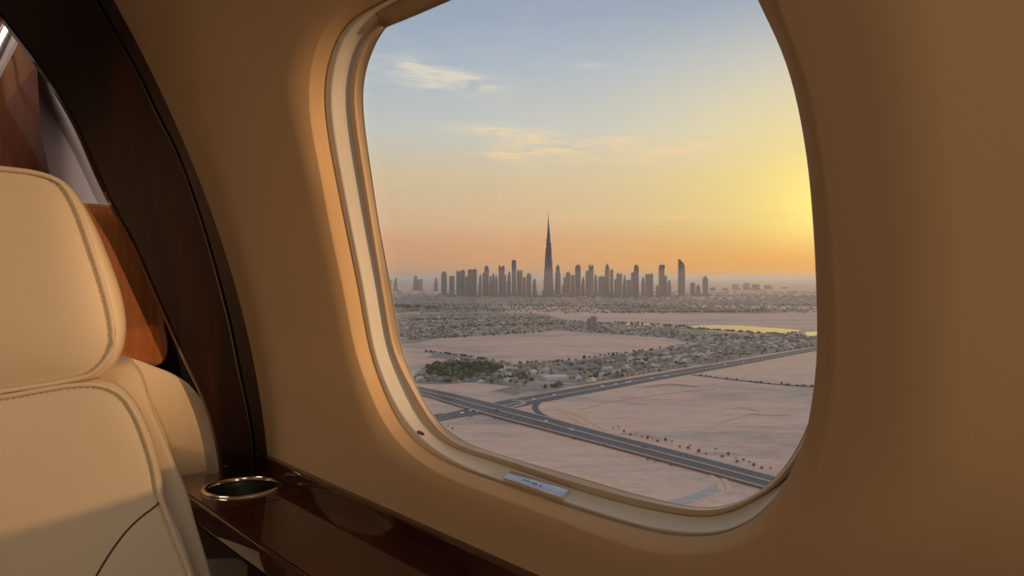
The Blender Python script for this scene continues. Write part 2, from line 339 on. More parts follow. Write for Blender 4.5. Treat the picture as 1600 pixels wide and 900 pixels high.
# ================================================================ rest of the cabin shell
Z_F = -1.05; UC = -.52
prof = [(U(Z1), Z1)]
u1, z1 = U(Z1), Z1
for k in range(1, 13):
    a = k/12*math.pi/2; prof.append((UC+(u1-UC)*math.cos(a)**.8 if k < 12 else UC, z1+(.80-z1)*math.sin(a)))
low_prof = [(U(z), z) for z in (Z0, -.6, -.8, Z_F)]
def strip(pr, t0, t1): return loft([[P(t0, u, z) for u, z in pr], [P(t1, u, z) for u, z in pr]], False)
TB0, TB1 = -1.4, 1.78
mir = lambda pr: [(2*UC-u, z) for u, z in pr]
obj('ceiling', strip(prof+mir(prof)[::-1][1:], TB0, TB1), M['wall'], kind='structure')
obj('wall_right_lower', strip(low_prof, TB0, TB1), M['wall'], kind='structure').name = 'wall_right.001'
zs = [Z1-(Z1-Z0)*i/10 for i in range(11)]
obj('wall_right', strip([(U(z), z) for z in zs], TB0, T0), M['wall'], kind='structure')
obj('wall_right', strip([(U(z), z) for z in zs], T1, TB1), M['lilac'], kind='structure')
zs2 = zs+[-.6, -.8, Z_F]
obj('wall_left', strip([(2*UC-U(z), z) for z in zs2], TB0, TB1), M['wall'], kind='structure')
obj('floor', mesh([P(TB0, .5, Z_F), P(TB1, .5, Z_F), P(TB1, -1.55, Z_F), P(TB0, -1.55, Z_F)], [(0,1,2,3)]), M['carpet'], kind='structure')
def endwall(t):
    half = [(u, z) for u, z in [(U(z), z) for z in zs2[::-1]]+prof[1:]]
    full = half+[(2*UC-u, z) for u, z in half[::-1][1:]]
    return mesh([P(t, u, z) for u, z in full], [tuple(range(len(full)))])
obj('wall_back', endwall(TB0), M['wall'], kind='structure')
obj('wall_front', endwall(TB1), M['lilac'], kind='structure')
# ================================================================ bulkhead arch of dark mahogany
TBK = 1.160
open_px = [(346,738),(340,700),(330,660),(312,612),(285,556),(250,478),(222,415),(205,378),(175,324),(150,272),(112,187),(60,105),(30,65),(0,27),(-60,-40),(-140,-110)]
op = [on_t(x, y, TBK) for x, y in open_px]; op = [q for q in op if q[1] > -.296]
oz = [p[1] for p in op]
op_full = [(op[0][0], -.2985)]+op+[(-.10, .60), (-.30, .68), (UC, .71)]
grv_px = [(398,738),(393,690),(383,635),(370,575),(357,510),(341,447),(325,388),(300,308),(275,240),(245,182),(215,118),(185,65),(148,0),(100,-70)]
gv = [on_t(x, y, TBK) for x, y in grv_px]; gv = [q for q in gv if q[1] > -.296]
gv_full = [(gv[0][0], -.2985)]+gv+[(.0, .66), (-.25, .745), (UC, .77)]
outp = [(U(z)+.002, z) for z in (-.2985,-.25,-.2,-.1,0,.1,.2,.3,.4)]+[(u+.002, z) for u, z in prof[2:]]
def resamp(pts, n=90):
    d = catmull([(a, b, 0) for a, b in pts], 8); L_ = [0]
    for i in range(1, len(d)): L_.append(L_[-1]+(d[i]-d[i-1]).length)
    L_ = np.array(L_)/L_[-1]; s = np.linspace(0, 1, n)
    return list(zip(np.interp(s, L_, [p.x for p in d]), np.interp(s, L_, [p.y for p in d])))
def by_z(pts, n=90):                                                 # same, sampled so that stations share height order
    return resamp(pts, n)
OP, GV, OU = by_z(op_full), by_z(gv_full), by_z(outp)
def arch(A, B, t0, t1, inset=0.0, mirror=True, tilt=0.0):
    secs = []
    for (au, az_), (bu, bz) in zip(A, B):
        secs.append([P(t0+inset-tilt, au, az_), P(t0-tilt, au+(bu-au)*.03, az_+(bz-az_)*.03), P(t0-tilt*.5, au+(bu-au)*.5, az_+(bz-az_)*.5), P(t0, bu, bz), P(t1, bu, bz), P(t1, au, az_)])
    if mirror:
        for (au, az_), (bu, bz) in list(zip(A, B))[::-1][1:]:
            au, bu = 2*UC-au, 2*UC-bu
            secs.append([P(t0+inset, au, az_), P(t0, au+(bu-au)*.03, az_+(bz-az_)*.03), P(t0, au+(bu-au)*.5, az_+(bz-az_)*.5), P(t0, bu, bz), P(t1, bu, bz), P(t1, au, az_)])
    me = fixn(loft(secs, True, True, True)); me.set_sharp_from_angle(angle=math.radians(35)); return me
bk = empty('bulkhead', P(TBK, .40, Z_F), label='dark glossy mahogany bulkhead arch curving up beside the window wall', cat='partition')
obj('arch_panel', arch(OP, GV, TBK, TBK+.010, .003, tilt=.008), M['wood'], bk)
def shift(Q, d): return [(u+d, z) for u, z in Q]
lerp2 = lambda A, B, s: [(a[0]*(1-s)+b[0]*s, a[1]*(1-s)+b[1]*s) for a, b in zip(A, B)]
obj('gasket', arch(lerp2(GV, OU, -.01), lerp2(GV, OU, .14), TBK+.006, TBK+.03), M['black'], bk, label='black rubber strip in the groove')
obj('edge_strip', arch(lerp2(GV, OU, .14), OU, TBK-.006, TBK+.035, .004), M['wood'], bk)
# ================================================================ wall moulding, side console with cup holder
obj('trim_1', cbox(T0, TBK-.008, U(-.29)-.012, U(-.29)+.01, -.318, -.2755, .003), M['wood3'], kind='structure')
con = empty('side_console', P(.5, .4, Z_F), label='glossy dark mahogany side console below the window with cup holder', cat='console')
ZT = -.300; UL = .338; UR_ = U(-.3)+.0
def ring_pts(c, r, n=48): return [c+wv*math.cos(2*math.pi*i/n)*r+nv*math.sin(2*math.pi*i/n)*r for i in range(n)]
CH = P(1.082, .4085, ZT); hc_t, hc_u = 1.082, .4085
# top slab with a real hole for the cup
def slab_with_hole(t0, t1, u0, u1, z0, z1, rc, n=48):
    cor = []
    hole = [(hc_t+rc*math.cos(2*math.pi*i/n), hc_u+rc*math.sin(2*math.pi*i/n)) for i in range(n)]
    for i in range(n):
        c, s = math.cos(2*math.pi*i/n), math.sin(2*math.pi*i/n); r = 1e9
        if c > 1e-6: r = min(r, (t1-hc_t)/c)
        if c < -1e-6: r = min(r, (hc_t-.09-hc_t)/c)
        if s > 1e-6: r = min(r, (u1-hc_u)/s)
        if s < -1e-6: r = min(r, (u0-hc_u)/s)
        cor.append((hc_t+r*c, hc_u+r*s))
    return fixn(loft([[P(t, u, z0) for t, u in hole], [P(t, u, z1) for t, u in hole], [P(t, u, z1) for t, u in cor], [P(t, u, z0) for t, u in cor]], True, False, False, False))
obj('top', slab_with_hole(.0, TBK+.03, UL+.002, UR_, ZT-.02, ZT, .050), M['wood3'], con)
obj('top', cbox(-.38, hc_t-.088, UL+.002, UR_, ZT-.02, ZT, .0), M['wood3'], con)
obj('edge_band', cbox(-.38, TBK+.03, UL-.004, UL+.003, ZT-.028, ZT-.0006, .0028), M['wood3'], con)
obj('side_panel', cbox(-.38, TBK+.03, UL+.004, UL+.012, Z_F, ZT-.02), M['drawer'], con)
for a, b in ((-.37,.28),(.285,.72),(.725,TBK+.02)):
    obj('drawer_front', cbox(a, b, UL-.002, UL+.006, -.62, ZT-.031, .002), M['drawer'], con)
ch = obj('cup_holder', None, None, con) if False else None
pr = [(.0475,-.004),(.0475,.0012),(.0485,.0030),(.0505,.0036),(.0535,.0034),(.0560,.0022),(.0568,.0002)]
rm = obj('cup_rim', fixn(loft([[p+Vector((0,0,h)) for p in ring_pts(CH, r, 72)] for r, h in pr])), M['chrome'], con, label='polished metal cup holder rim')
pr = [(.0480,-.002),(.0470,-.03),(.0455,-.062),(.043,-.066),(.001,-.067)]
obj('cup_well', loft([[p+Vector((0,0,h)) for p in ring_pts(CH, r, 72)] for r, h in pr]), M['cup'], con, label='dark steel cup well')
# ================================================================ seats
def bvh(o): return BVHTree.FromPolygons([v.co.copy() for v in o.data.vertices], [tuple(p.vertices) for p in o.data.polygons])
def uz_half(px, T, base_lo, base_hi):                                # traced right side -> closed outline mirrored about u = cu
    return [on_t(x, y, T) for x, y in px]
def outline(right, cu, n=120):
    R_ = [(u, z) for u, z in right]; L_ = [(2*cu-u, z) for u, z in R_[::-1]]
    d = catmull([(a, b, 0) for a, b in R_+L_], 8, True); l = [0]
    for i in range(1, len(d)+1): l.append(l[-1]+(d[i % len(d)]-d[i-1]).length)
    l = np.array(l)/l[-1]; s = np.linspace(0, 1, n, endpoint=False)
    return list(zip(np.interp(s, l, [p.x for p in d]+[d[0].x]), np.interp(s, l, [p.y for p in d]+[d[0].y])))
def bvh_(o): return BVHTree.FromPolygons([v.co.copy() for v in o.data.vertices], [tuple(p.vertices) for p in o.data.polygons])
def path_on(px, tree, lift=0.0, fallback=.8):
    out = []
    for x, y in px:
        r = ray(x, y).normalized(); h, n, i, d = tree.ray_cast(Vector((0,0,0)), r, 5)
        out.append(h - r*lift if h else None)
    return [p for p in out if p is not None]
def dense(px, per=6): return [(p.x, p.y) for p in catmull([(x, y, 0) for x, y in px], per)]
seat = empty('cabin_seat', P(.95, 0, Z_F), label='cream leather cabin seat with piped headrest in the left foreground', cat='seat')
TS = .80
hp = [(0,612),(100,596),(140,586),(160,571),(175,546),(177.5,520),(172,485),(162,447),(147,400),(130,350),(113,310),(96,286),(80,277),(50,269),(0,263)]
ho = [(0,616),(100,602),(152,590),(176,575),(192,546),(197,515),(195,485),(187,450),(180,430),(165,390),(145,345),(118,301),(97,281),(82,275),(50,266.5),(0,260.5)]
ctr = -.02
def head(px, T, ext=True):
    q = [on_t(x, y, T) for x, y in px]; return [(0.0, q[0][1]-.004)]+q+[(0.0, q[-1][1]+.003)]
FI = outline(head(hp, TS), ctr); FO = outline(head(ho, TS+.022), ctr)
hc = (ctr, -.005)
def cushion(front, wide, T, depth, bulge, c, back=.93, fo=.022):
    rr_ = []
    n = len(front)
    for s in (.02,.15,.3,.45,.6,.72,.82,.9,.95,.98,1.0):
        rr_.append([P(T-bulge*(1-s**2.6)*1.0+ .004*(s**12), c[0]+(u-c[0])*s, c[1]+(z-c[1])*s) for u, z in front])
    for s, dt in ((.35,.004),(.7,.011),(1.0,fo)):
        rr_.append([P(T+dt, a[0]*(1-s)+b[0]*s, a[1]*(1-s)+b[1]*s) for a, b in zip(front, wide)])
    for s, dt in ((.995,.5),(.98,.8),(back,1.0),(.5,1.05),(.02,1.06)):
        rr_.append([P(T+fo+(depth-fo)*dt, c[0]+(u-c[0])*s, c[1]+(z-c[1])*s) for u, z in wide])
    return fixn(loft(rr_, True, True, True))
hd = obj('headrest', cushion(FI, FO, TS, .085, .012, hc), M['leather'], seat)
pipe = [P(TS+.001, u, z) for u, z in FI]
obj('piping', tube(pipe, .0024, 8, True), M['leather'], hd)
# stitches along the inside of the piping
def stitches(path, L_=.0030, gap=.0022, r=.0006):
    vs_, fs = [], []; acc = 0; n = len(path)
    i = 0; cum = [0]
    for k in range(1, n): cum.append(cum[-1]+(path[k]-path[k-1]).length)
    def at(s):
        k = int(np.searchsorted(cum, s)); k = min(max(k, 1), n-1); a = (s-cum[k-1])/max(cum[k]-cum[k-1], 1e-9); return path[k-1].lerp(path[k], a)
    s = 0
    while s+L_ < cum[-1]:
        a, b = at(s), at(s+L_); d = (b-a).normalized(); q = d.cross(wv).normalized(); w_ = q.cross(d)
        o_ = len(vs_)
        for p, e in ((a, .4), (a.lerp(b,.3), 1), (a.lerp(b,.7), 1), (b, .4)):
            for c_, s_ in ((1,0),(0,1),(-1,0),(0,-1)): vs_.append(p+q*c_*r*e*1.3+w_*s_*r*e)
        for k in range(3):
            for j in range(4): fs.append((o_+k*4+j, o_+k*4+(j+1)%4, o_+(k+1)*4+(j+1)%4, o_+(k+1)*4+j))
        s += L_+gap
    return mesh(vs_, fs, True)
def inset_path(FI_, c, d, T):
    out = []
    for u, z in FI_:
        v = Vector((c[0]-u, c[1]-z)); v.normalize(); q = P(0, u+v.x*d, z+v.y*d); h, n_, i_, d_ = T.ray_cast(q, wv, 5); out.append(h if h else q+wv*TS)
    return out
obj('stitching', stitches(inset_path(FI, hc, .0040, bvh(hd))), M['stitch'], hd, kind='stuff')
# backrest
bp = [(0,621),(75,608),(120,602),(160,603),(190,617),(213,650),(229,690),(241,730),(248,770),(263,810),(284,865),(298,900)]
bo = [(0,617),(75,604),(120,597),(162,591),(182,597),(211,625),(231,665),(246,710),(255,760),(258,783),(281,830),(304,896)]
def back(px, T, dz, du):
    q = [on_t(x, y, T) for x, y in px]; q = q[::-1]
    return [(.12, -.56+dz), (q[0][0]+.03+du, -.50), (q[0][0]+.02+du, -.40)]+q+[(0.0, q[-1][1]+.004)]
BI = outline(back(bp, TS-.005, .01, 0), ctr, 160); BO = outline(back(bo, TS+.012, 0, .004), ctr, 160)
bc = (ctr, -.33)
bkr = obj('backrest', cushion(BI, BO, TS-.005, .07, .014, bc, fo=.017), M['leather'], seat)
obj('piping', tube([P(TS-.003, u, z) for u, z in BI], .0023, 8, True), M['leather'], bkr)
obj('stitching', stitches(inset_path(BI, bc, .0040, bvh(bkr))), M['stitch'], bkr, kind='stuff')
tb = bvh(bkr)
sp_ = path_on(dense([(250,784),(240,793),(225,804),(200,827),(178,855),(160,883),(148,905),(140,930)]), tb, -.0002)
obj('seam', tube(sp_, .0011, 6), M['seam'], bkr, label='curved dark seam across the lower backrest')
# outer shell behind backrest and headrest
sh = [(168,640),(180,562),(192,557),(206,559),(221,585),(232,622),(250,663),(270,715),(289,760),(303,810),(318,860),(330,905)]
def shell(px, T, k=0):
    q = [on_t(x, y, T) for x, y in px[1:]][::-1]; return [(.14, -.56), (q[0][0]+.012, -.52), (q[0][0]+.008, -.42)]+q+[(.02, q[-1][1]+.002)]
SO = outline(shell(sh, TS+.085), ctr, 140)
SF = [(bc[0]+(u-bc[0])*.965, bc[1]+(z-bc[1])*.965) for u, z in SO]
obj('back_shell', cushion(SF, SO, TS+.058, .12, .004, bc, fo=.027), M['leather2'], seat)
obj('seat_cushion', cbox(.28, .84, -.26, .22, -.66, -.53, .04), M['leather'], seat)
obj('pedestal', cbox(.42, .78, -.18, .14, Z_F, -.655, .02), M['wood3'], seat)
# the second seat, beyond the arch
s2 = empty('cabin_seat', P(1.40, .25, Z_F), label='cream seat with brown lacquered headrest shell seen through the bulkhead arch', cat='seat')
T2 = 1.235
so = [(283,800),(352,800),(352,735),(347,710),(337,670),(321,635),(298,603),(270,584),(240,572),(222,565),(205,560),(190,559),(150,565),(100,600),(60,700),(60,800)]
def full_outline(px, T, n=140):
    d = catmull([(*on_t(x, y, T), 0) for x, y in px], 6, True); l = [0]
    for i in range(1, len(d)+1): l.append(l[-1]+(d[i % len(d)]-d[i-1]).length)
    l = np.array(l)/l[-1]; s = np.linspace(0, 1, n, endpoint=False)
    return list(zip(np.interp(s, l, [p.x for p in d]+[d[0].x]), np.interp(s, l, [p.y for p in d]+[d[0].y])))
S2 = full_outline(so, T2+.01); c2 = on_t(200, 700, T2); S2f = [(c2[0]+(u-c2[0])*.97, c2[1]+(z-c2[1])*.97) for u, z in S2]
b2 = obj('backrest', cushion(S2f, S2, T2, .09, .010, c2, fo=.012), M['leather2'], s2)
t2 = bvh(b2)
for px in ([(212,568),(222,590),(232,620),(248,655),(262,690),(276,730)], [(268,702),(285,712),(305,722),(325,730)]):
    pp = path_on(dense(px, 5), t2, -.0001)
    if len(pp) > 3: obj('seam', tube(pp, .0012, 6), M['leather2'], b2)
hb = [(135,318),(152,319),(176,323),(196,334),(214,362),(229,396),(240,432),(249,470),(256,510),(260,545),(252,566),(210,575),(120,580),(60,560),(50,440),(70,345),(100,322)]
T3 = 1.275
H2 = full_outline(hb, T3+.01); c3 = on_t(150, 450, T3); H2f = [(c3[0]+(u-c3[0])*.955, c3[1]+(z-c3[1])*.965) for u, z in H2]
hm2 = cushion(H2f, H2, T3, .06, .003, c3, fo=.010)
for v in hm2.vertices:
    u_ = v.co.dot(nv); v.co -= wv*(.062*(u_-c3[0]))
obj('headrest', hm2, M['brown'], s2, label='brown lacquered headrest shell')
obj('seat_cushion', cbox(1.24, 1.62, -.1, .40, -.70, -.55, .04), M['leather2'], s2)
obj('pedestal', cbox(1.30, 1.56, 0, .32, Z_F, -.69, .02), M['wood3'], s2)
ip = [on_t(x, y, 1.37) for x, y in ((188,338),(200,400),(212,500),(214,600),(214,760))]
ipo = [(U(z)-.003, z) for u, z in ip]
obj('inner_panel', fixn(loft([[P(1.37, u, z), P(1.37, a, b), P(1.385, a, b), P(1.385, u, z)] for (u, z), (a, b) in zip(ip, ipo)], True, True, True, False)), M['wood'], bk)
# mahogany cabinet and steel rail beyond the arch
T4 = 1.66
ex = on_t(64, 180, T4)
wd = empty('cabinet', P(T4+.05, ex[0]-.3, Z_F), label='reddish mahogany cabinet standing beyond the bulkhead arch', cat='cabinet')
cur = dense([(56,40),(58,105),(61,160),(66,215),(74,255),(82,300),(88,350),(92,460),(95,620)], 3)
fr = [on_t(x, y, T4) for x, y in cur]; fr = [(fr[0][0]-.02, .66)]+fr+[(fr[-1][0], Z_F)]
A_ = [[P(T4, u, z), P(T4, -.45, z), P(T4+.1, -.45, z), P(T4+.1, u-.02, z), P(T4+.01, u+.001, z)] for u, z in fr]
me = fixn(loft(A_, True, True, True)); me.set_sharp_from_angle(angle=math.radians(30))
obj('body', me, M['wood2'], wd)
obj('door', cbox(T4-.012, T4, -.40, ex[0]-.075, -.9, .30, .003), M['wood2'], wd)
ra_, rb_ = on_t(-18, 118, 1.38), on_t(34, 18, 1.38)
rl = obj('grab_rail', tube([P(1.38, ra_[0]-.10, ra_[1]-.19), P(1.38, *ra_), P(1.38, *rb_), P(1.38, rb_[0]+.05, rb_[1]+.10)], .014, 16), M['nickel'], None,
         label='pale metal grab rail at upper left behind the arch', cat='rail')
# ================================================================ window latch plate and screw plug
def surf(x, y, off):
    t, z = hit_wall(x, y, off); return P(t, U(z)+off, z)
tr = BVHTree.FromObject(bpy.data.objects['shade_track'], bpy.context.evaluated_depsgraph_get())
Aq, Bq, Cq = surf(785.5, 746.5, .0125), surf(877, 776.5, .0125), surf(801, 736, .0240)
ax1 = (Bq-Aq).normalized()
ax2 = Cq-Aq; Dp = (ax2-ax1*ax2.dot(ax1)).length; ax2 = (ax2-ax1*ax2.dot(ax1)).normalized(); ax3 = ax1.cross(ax2)
if ax3.z < 0: ax3 = -ax3
Ln = (Bq-Aq).length; Hh = .0045
lt = empty('latch', Aq, label='polished metal latch plate on the sill'); lt.parent = win; lt.matrix_parent_inverse = win.matrix_basis.inverted()
cen = Aq+ax1*Ln/2+ax2*Dp/2-ax3*Hh/2
lt2 = obj('latch_plate', box(cen, (Ln/2, Dp/2, Hh/2), (ax1, ax2, ax3), .0007), M['nickel'], lt)
obj('latch_foot', box(cen-ax3*(Hh*.5+.003)+ax2*.001, (Ln/2-.0006, Dp/2-.001, .0034), (ax1, ax2, ax3), .0004), M['bezel'], lt)
tp = cen+ax3*(Hh/2+.00012)
def disc(c, rx, ry, hole=0, n=24):
    v = [c+ax1*math.cos(2*math.pi*i/n)*rx+ax2*math.sin(2*math.pi*i/n)*ry for i in range(n)]
    v2 = [c+ax1*math.cos(2*math.pi*i/n)*rx*hole+ax2*math.sin(2*math.pi*i/n)*ry*hole for i in range(n)]
    return loft([v, v2], True, False, not hole, False) if hole else loft([v, [p-ax3*.0002 for p in v]], True, True, True, False)
obj('engraving', disc(tp-ax2*.001+ax1*.0005, .0033, .0014, .55), M['mark'], lt)
obj('engraving', disc(tp-ax2*.001+ax1*.0090, .0019, .0008), M['mark'], lt)
for k, (a, b) in enumerate(((-.0155,.0015),(-.0125,.0009),(-.0105,.0007),(-.0085,.0009),(-.0065,.0007))):
    obj('engraving', box(tp+ax1*a-ax2*(.0002+.0001*k), (.0007, b/2, .00008), (ax1, ax2, ax3)), M['mark'], lt)
h, n_, i_, d_ = tr.ray_cast(Vector((0,0,0)), ray(657.5, 677).normalized(), 3)
if h:
    a1 = wv*-1; a1 = (ray(663,684).normalized()-ray(652,670).normalized()).normalized(); a1 = (a1-n_*a1.dot(n_)).normalized(); a2 = a1.cross(n_)
    if n_.dot(h) > 0: n_ = -n_
    me = loft([[h+n_*hh+a1*math.cos(2*math.pi*k/24)*.0055*r_+a2*math.sin(2*math.pi*k/24)*.0028*r_ for k in range(24)] for r_, hh in ((1,-.0006),(1,.0001),(.85,.0006),(.3,.0007))], True, True, True)
    obj('plug', fixn(me), M['plug'], win, label='small dark oval plug in the track')
# ================================================================ OUTSIDE: desert floor, haze
def strip_noise(name, c1, c2, c3, scale, stretch, rough=.95):
    m = mat(name, c1, rough, spec=.1); nt = m.node_tree; N = nt.nodes.new; L = nt.links.new; b = nt.nodes['Principled BSDF']
    tc = N('ShaderNodeTexCoord')
    def nz(sc_, st, det, dist=0):
        mp = N('ShaderNodeMapping'); mp.inputs['Scale'].default_value = st; mp.inputs['Rotation'].default_value = (0, 0, .25); L(tc.outputs['Object'], mp.inputs[0])
        n = N('ShaderNodeTexNoise'); n.inputs['Scale'].default_value = sc_; n.inputs['Detail'].default_value = det; n.inputs['Distortion'].default_value = dist; n.inputs['Roughness'].default_value = .6
        L(mp.outputs[0], n.inputs['Vector']); return n.outputs[0]
    a = nz(scale, stretch, 7, .8); d = nz(scale*7, stretch, 6, .4); g = nz(.12, (1,1,1), 4)
    r = N('ShaderNodeValToRGB'); e = r.color_ramp.elements; e[0].position = .36; e[0].color = c3; e[1].position = .62; e[1].color = c2; q = e.new(.5); q.color = c1
    L(a, r.inputs[0])
    mx = N('ShaderNodeMix'); mx.data_type = 'RGBA'; mx.blend_type = 'OVERLAY'; mx.inputs[0].default_value = .5; L(r.outputs[0], mx.inputs[6]); L(d, mx.inputs[7])
    m2 = N('ShaderNodeMix'); m2.data_type = 'RGBA'; m2.blend_type = 'OVERLAY'; m2.inputs[0].default_value = .35; L(mx.outputs[2], m2.inputs[6]); L(g, m2.inputs[7])
    L(m2.outputs[2], b.inputs['Base Color'])
    bp = N('ShaderNodeBump'); bp.inputs['Strength'].default_value = .6; bp.inputs['Distance'].default_value = 2.0; L(d, bp.inputs['Height']); L(bp.outputs[0], b.inputs['Normal'])
    return m
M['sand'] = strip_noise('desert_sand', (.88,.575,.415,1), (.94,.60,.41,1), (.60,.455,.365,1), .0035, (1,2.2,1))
M['scrub'] = strip_noise('scrub_ground', (.40,.32,.25,1), (.52,.41,.32,1), (.26,.235,.19,1), .012, (1,1.6,1))
M['fardesert'] = strip_noise('far_plain', (.36,.26,.20,1), (.46,.33,.24,1), (.26,.20,.165,1), .0016, (.6,2.6,1))
M['asphalt'] = noise_mat('asphalt', (.115,.105,.108,1), (.15,.138,.138,1), .06, .8, stretch=(1,1,1))
M['road2'] = noise_mat('pale_road', (.52,.45,.40,1), (.60,.51,.45,1), .1, .9)
M['line'] = mat('road_line', (.62,.58,.52,1), .7)
M['kerb'] = noise_mat('kerb_sand', (.72,.52,.38,1), (.80,.57,.42,1), .3, .9)
M['barrier'] = mat('barrier_rail', (.20,.12,.09,1), .7)
M['berm'] = noise_mat('turned_sand', (.86,.55,.33,1), (.95,.63,.38,1), .2, .95, bump=0)
M['grass'] = noise_mat('park_grass', (.10,.13,.055,1), (.16,.18,.08,1), .05, .9)
for k, c in (('white', (.76,.73,.70,1)), ('cream', (.52,.45,.37,1)), ('grey', (.34,.33,.34,1)), ('terracotta', (.42,.27,.20,1)), ('tan', (.44,.36,.28,1))):
    M['v_'+k] = noise_mat('villa_'+k, c, tuple(v*.85 for v in c[:3])+(1,), .4, .8)
M['leaf'] = noise_mat('foliage_dark', (.050,.065,.034,1), (.085,.105,.05,1), .3, .9)
M['leaf2'] = noise_mat('foliage_olive', (.12,.14,.06,1), (.18,.19,.08,1), .3, .9)
M['leaf3'] = noise_mat('foliage_brown', (.13,.075,.045,1), (.18,.11,.06,1), .3, .9)
def tower_mat(name, c, s=.04):
    m = mat(name, c, .45, spec=.4); nt = m.node_tree; N = nt.nodes.new; L = nt.links.new; b = nt.nodes['Principled BSDF']
    tc = N('ShaderNodeTexCoord'); sp = N('ShaderNodeSeparateXYZ'); L(tc.outputs['Object'], sp.inputs[0])
    w_ = N('ShaderNodeMath'); w_.operation = 'SINE'; mu = N('ShaderNodeMath'); mu.operation = 'MULTIPLY'; mu.inputs[1].default_value = .16; L(sp.outputs[2], mu.inputs[0]); L(mu.outputs[0], w_.inputs[0])
    mx = N('ShaderNodeMix'); mx.data_type = 'RGBA'; mx.inputs[6].default_value = c; mx.inputs[7].default_value = tuple(v*.85 for v in c[:3])+(1,)
    gt = N('ShaderNodeMath'); gt.operation = 'GREATER_THAN'; gt.inputs[1].default_value = .3; L(w_.outputs[0], gt.inputs[0]); L(gt.outputs[0], mx.inputs[0]); L(mx.outputs[2], b.inputs['Base Color'])
    return m
M['tw'] = [tower_mat('tower_glass_blue', (.17,.18,.22,1)), tower_mat('tower_concrete', (.19,.17,.175,1)), tower_mat('tower_glass_dark', (.13,.14,.175,1))]  # bluish lift in the albedo stands in for haze over the towers
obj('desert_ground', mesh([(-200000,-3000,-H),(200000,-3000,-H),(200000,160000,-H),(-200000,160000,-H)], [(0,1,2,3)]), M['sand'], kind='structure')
# the haze: a real scattering layer lying over the plain
hm = bpy.data.materials.new('dust_haze'); hm.use_nodes = True; nt = hm.node_tree; nt.nodes.clear()
vsn = nt.nodes.new('ShaderNodeVolumeScatter'); vsn.inputs['Color'].default_value = HAZE_COL; vsn.inputs['Density'].default_value = HAZE_D; vsn.inputs['Anisotropy'].default_value = .7
vo = nt.nodes.new('ShaderNodeOutputMaterial'); nt.links.new(vsn.outputs[0], vo.inputs['Volume'])
hz = obj('haze', fixn(mesh([(x, y, z) for x in (-110000,110000) for y in (250,150000) for z in (-H-6, HAZE_TOP)], [(0,1,3,2),(4,6,7,5),(0,4,5,1),(2,3,7,6),(0,2,6,4),(1,5,7,3)])), hm,
         label='dusty evening haze lying over the plain and the distant city', cat='haze', kind='stuff')
# ---------------------------------------------------------------- flat patches and ribbons of road
def in_poly(x, y, poly):
    c = False; j = len(poly)-1
    for i in range(len(poly)):
        xi, yi = poly[i]; xj, yj = poly[j]
        if (yi > y) != (yj > y) and x < (xj-xi)*(y-yi)/(yj-yi)+xi: c = not c
        j = i
    return c
def patch(name, px, z, m, jit=.0, **k):
    d = catmull([(x, y, 0) for x, y in px], 5, True); v = []
    for i, p in enumerate(d):
        y = p.y+random.uniform(-jit, jit); v.append(G(p.x, y, z))
    n = len(v); f = [tuple(range(n))]+[(i, (i+1) % n, n+(i+1) % n, n+i) for i in range(n)]
    v += [Vector((p.x, p.y, -H-.5)) for p in v]
    return obj(name, fixn(mesh(v, f)), m, **k)
def ribbon(top, bot, z, thick=.8, s0=0, s1=1, n=60):
    A_ = catmull([(x, y, 0) for x, y in top], 8); B_ = catmull([(x, y, 0) for x, y in bot], 8)
    def rs(d):
        l = [0]
        for i in range(1, len(d)): l.append(l[-1]+(d[i]-d[i-1]).length)
        l = np.array(l)/l[-1]; s = np.linspace(0, 1, n); return list(zip(np.interp(s, l, [p.x for p in d]), np.interp(s, l, [p.y for p in d])))
    A_, B_ = rs(A_), rs(B_); a = []; b = []
    for (ax_, ay), (bx, by) in zip(A_, B_):
        p, q = G(ax_, ay, z), G(bx, by, z); a.append(p.lerp(q, s0)); b.append(p.lerp(q, s1))
    return a, b
def ribbon_mesh(a, b, thick):
    dz = Vector((0,0,-thick)); return fixn(loft([[p+dz, p, q, q+dz] for p, q in zip(a, b)], True, True, True, False))
HT = [(500,562),(600,590),(655,604),(715,616.5),(769,630),(843,648.5),(940,674.5),(1029,697),(1118,720),(1215,745.5),(1300,768),(1400,795)]
HB = [(500,569),(600,600),(655,614),(733,637),(773,648.5),(873,674.5),(940,692),(1029,715.5),(1118,739),(1195,760),(1290,785),(1390,812)]
CT = [(560,671),(620,659),(677,648),(733,637),(771,629),(820,620),(870,611),(940,599),(1029,584),(1084,574.5),(1162,562),(1273,543),(1400,521)]
CB = [(560,684),(620,671.5),(687,658.5),(740,649),(790,640),(840,630),(880,622),(940,611),(1018,596),(1084,584),(1162,569.5),(1273,548.5),(1400,526)]
hw = empty('highway', G(900, 665), kind='structure')
def rpart(parent, name, top, bot, z, th, m, s0=0, s1=1, n=80, **k):
    a, b = ribbon(top, bot, z, th, s0, s1, n); return obj(name, ribbon_mesh(a, b, th), m, parent, **k)
rpart(hw, 'roadway', HT, HB, .9, 1.4, M['asphalt'])
rpart(hw, 'median', HT, HB, 1.8, 1.2, M['kerb'], .455, .49)
rpart(hw, 'shoulder', HT, HB, .95, 1.2, M['kerb'], -.05, -.005)
rpart(hw, 'shoulder', HT, HB, .95, 1.2, M['kerb'], 1.005, 1.06)
rpart(hw, 'barrier', HT, HB, 2.6, 2.4, M['barrier'], 1.065, 1.085)
for s in (.015, .43, .515, .975): rpart(hw, 'edge_line', HT, HB, .97, .1, M['line'], s, s+.010)
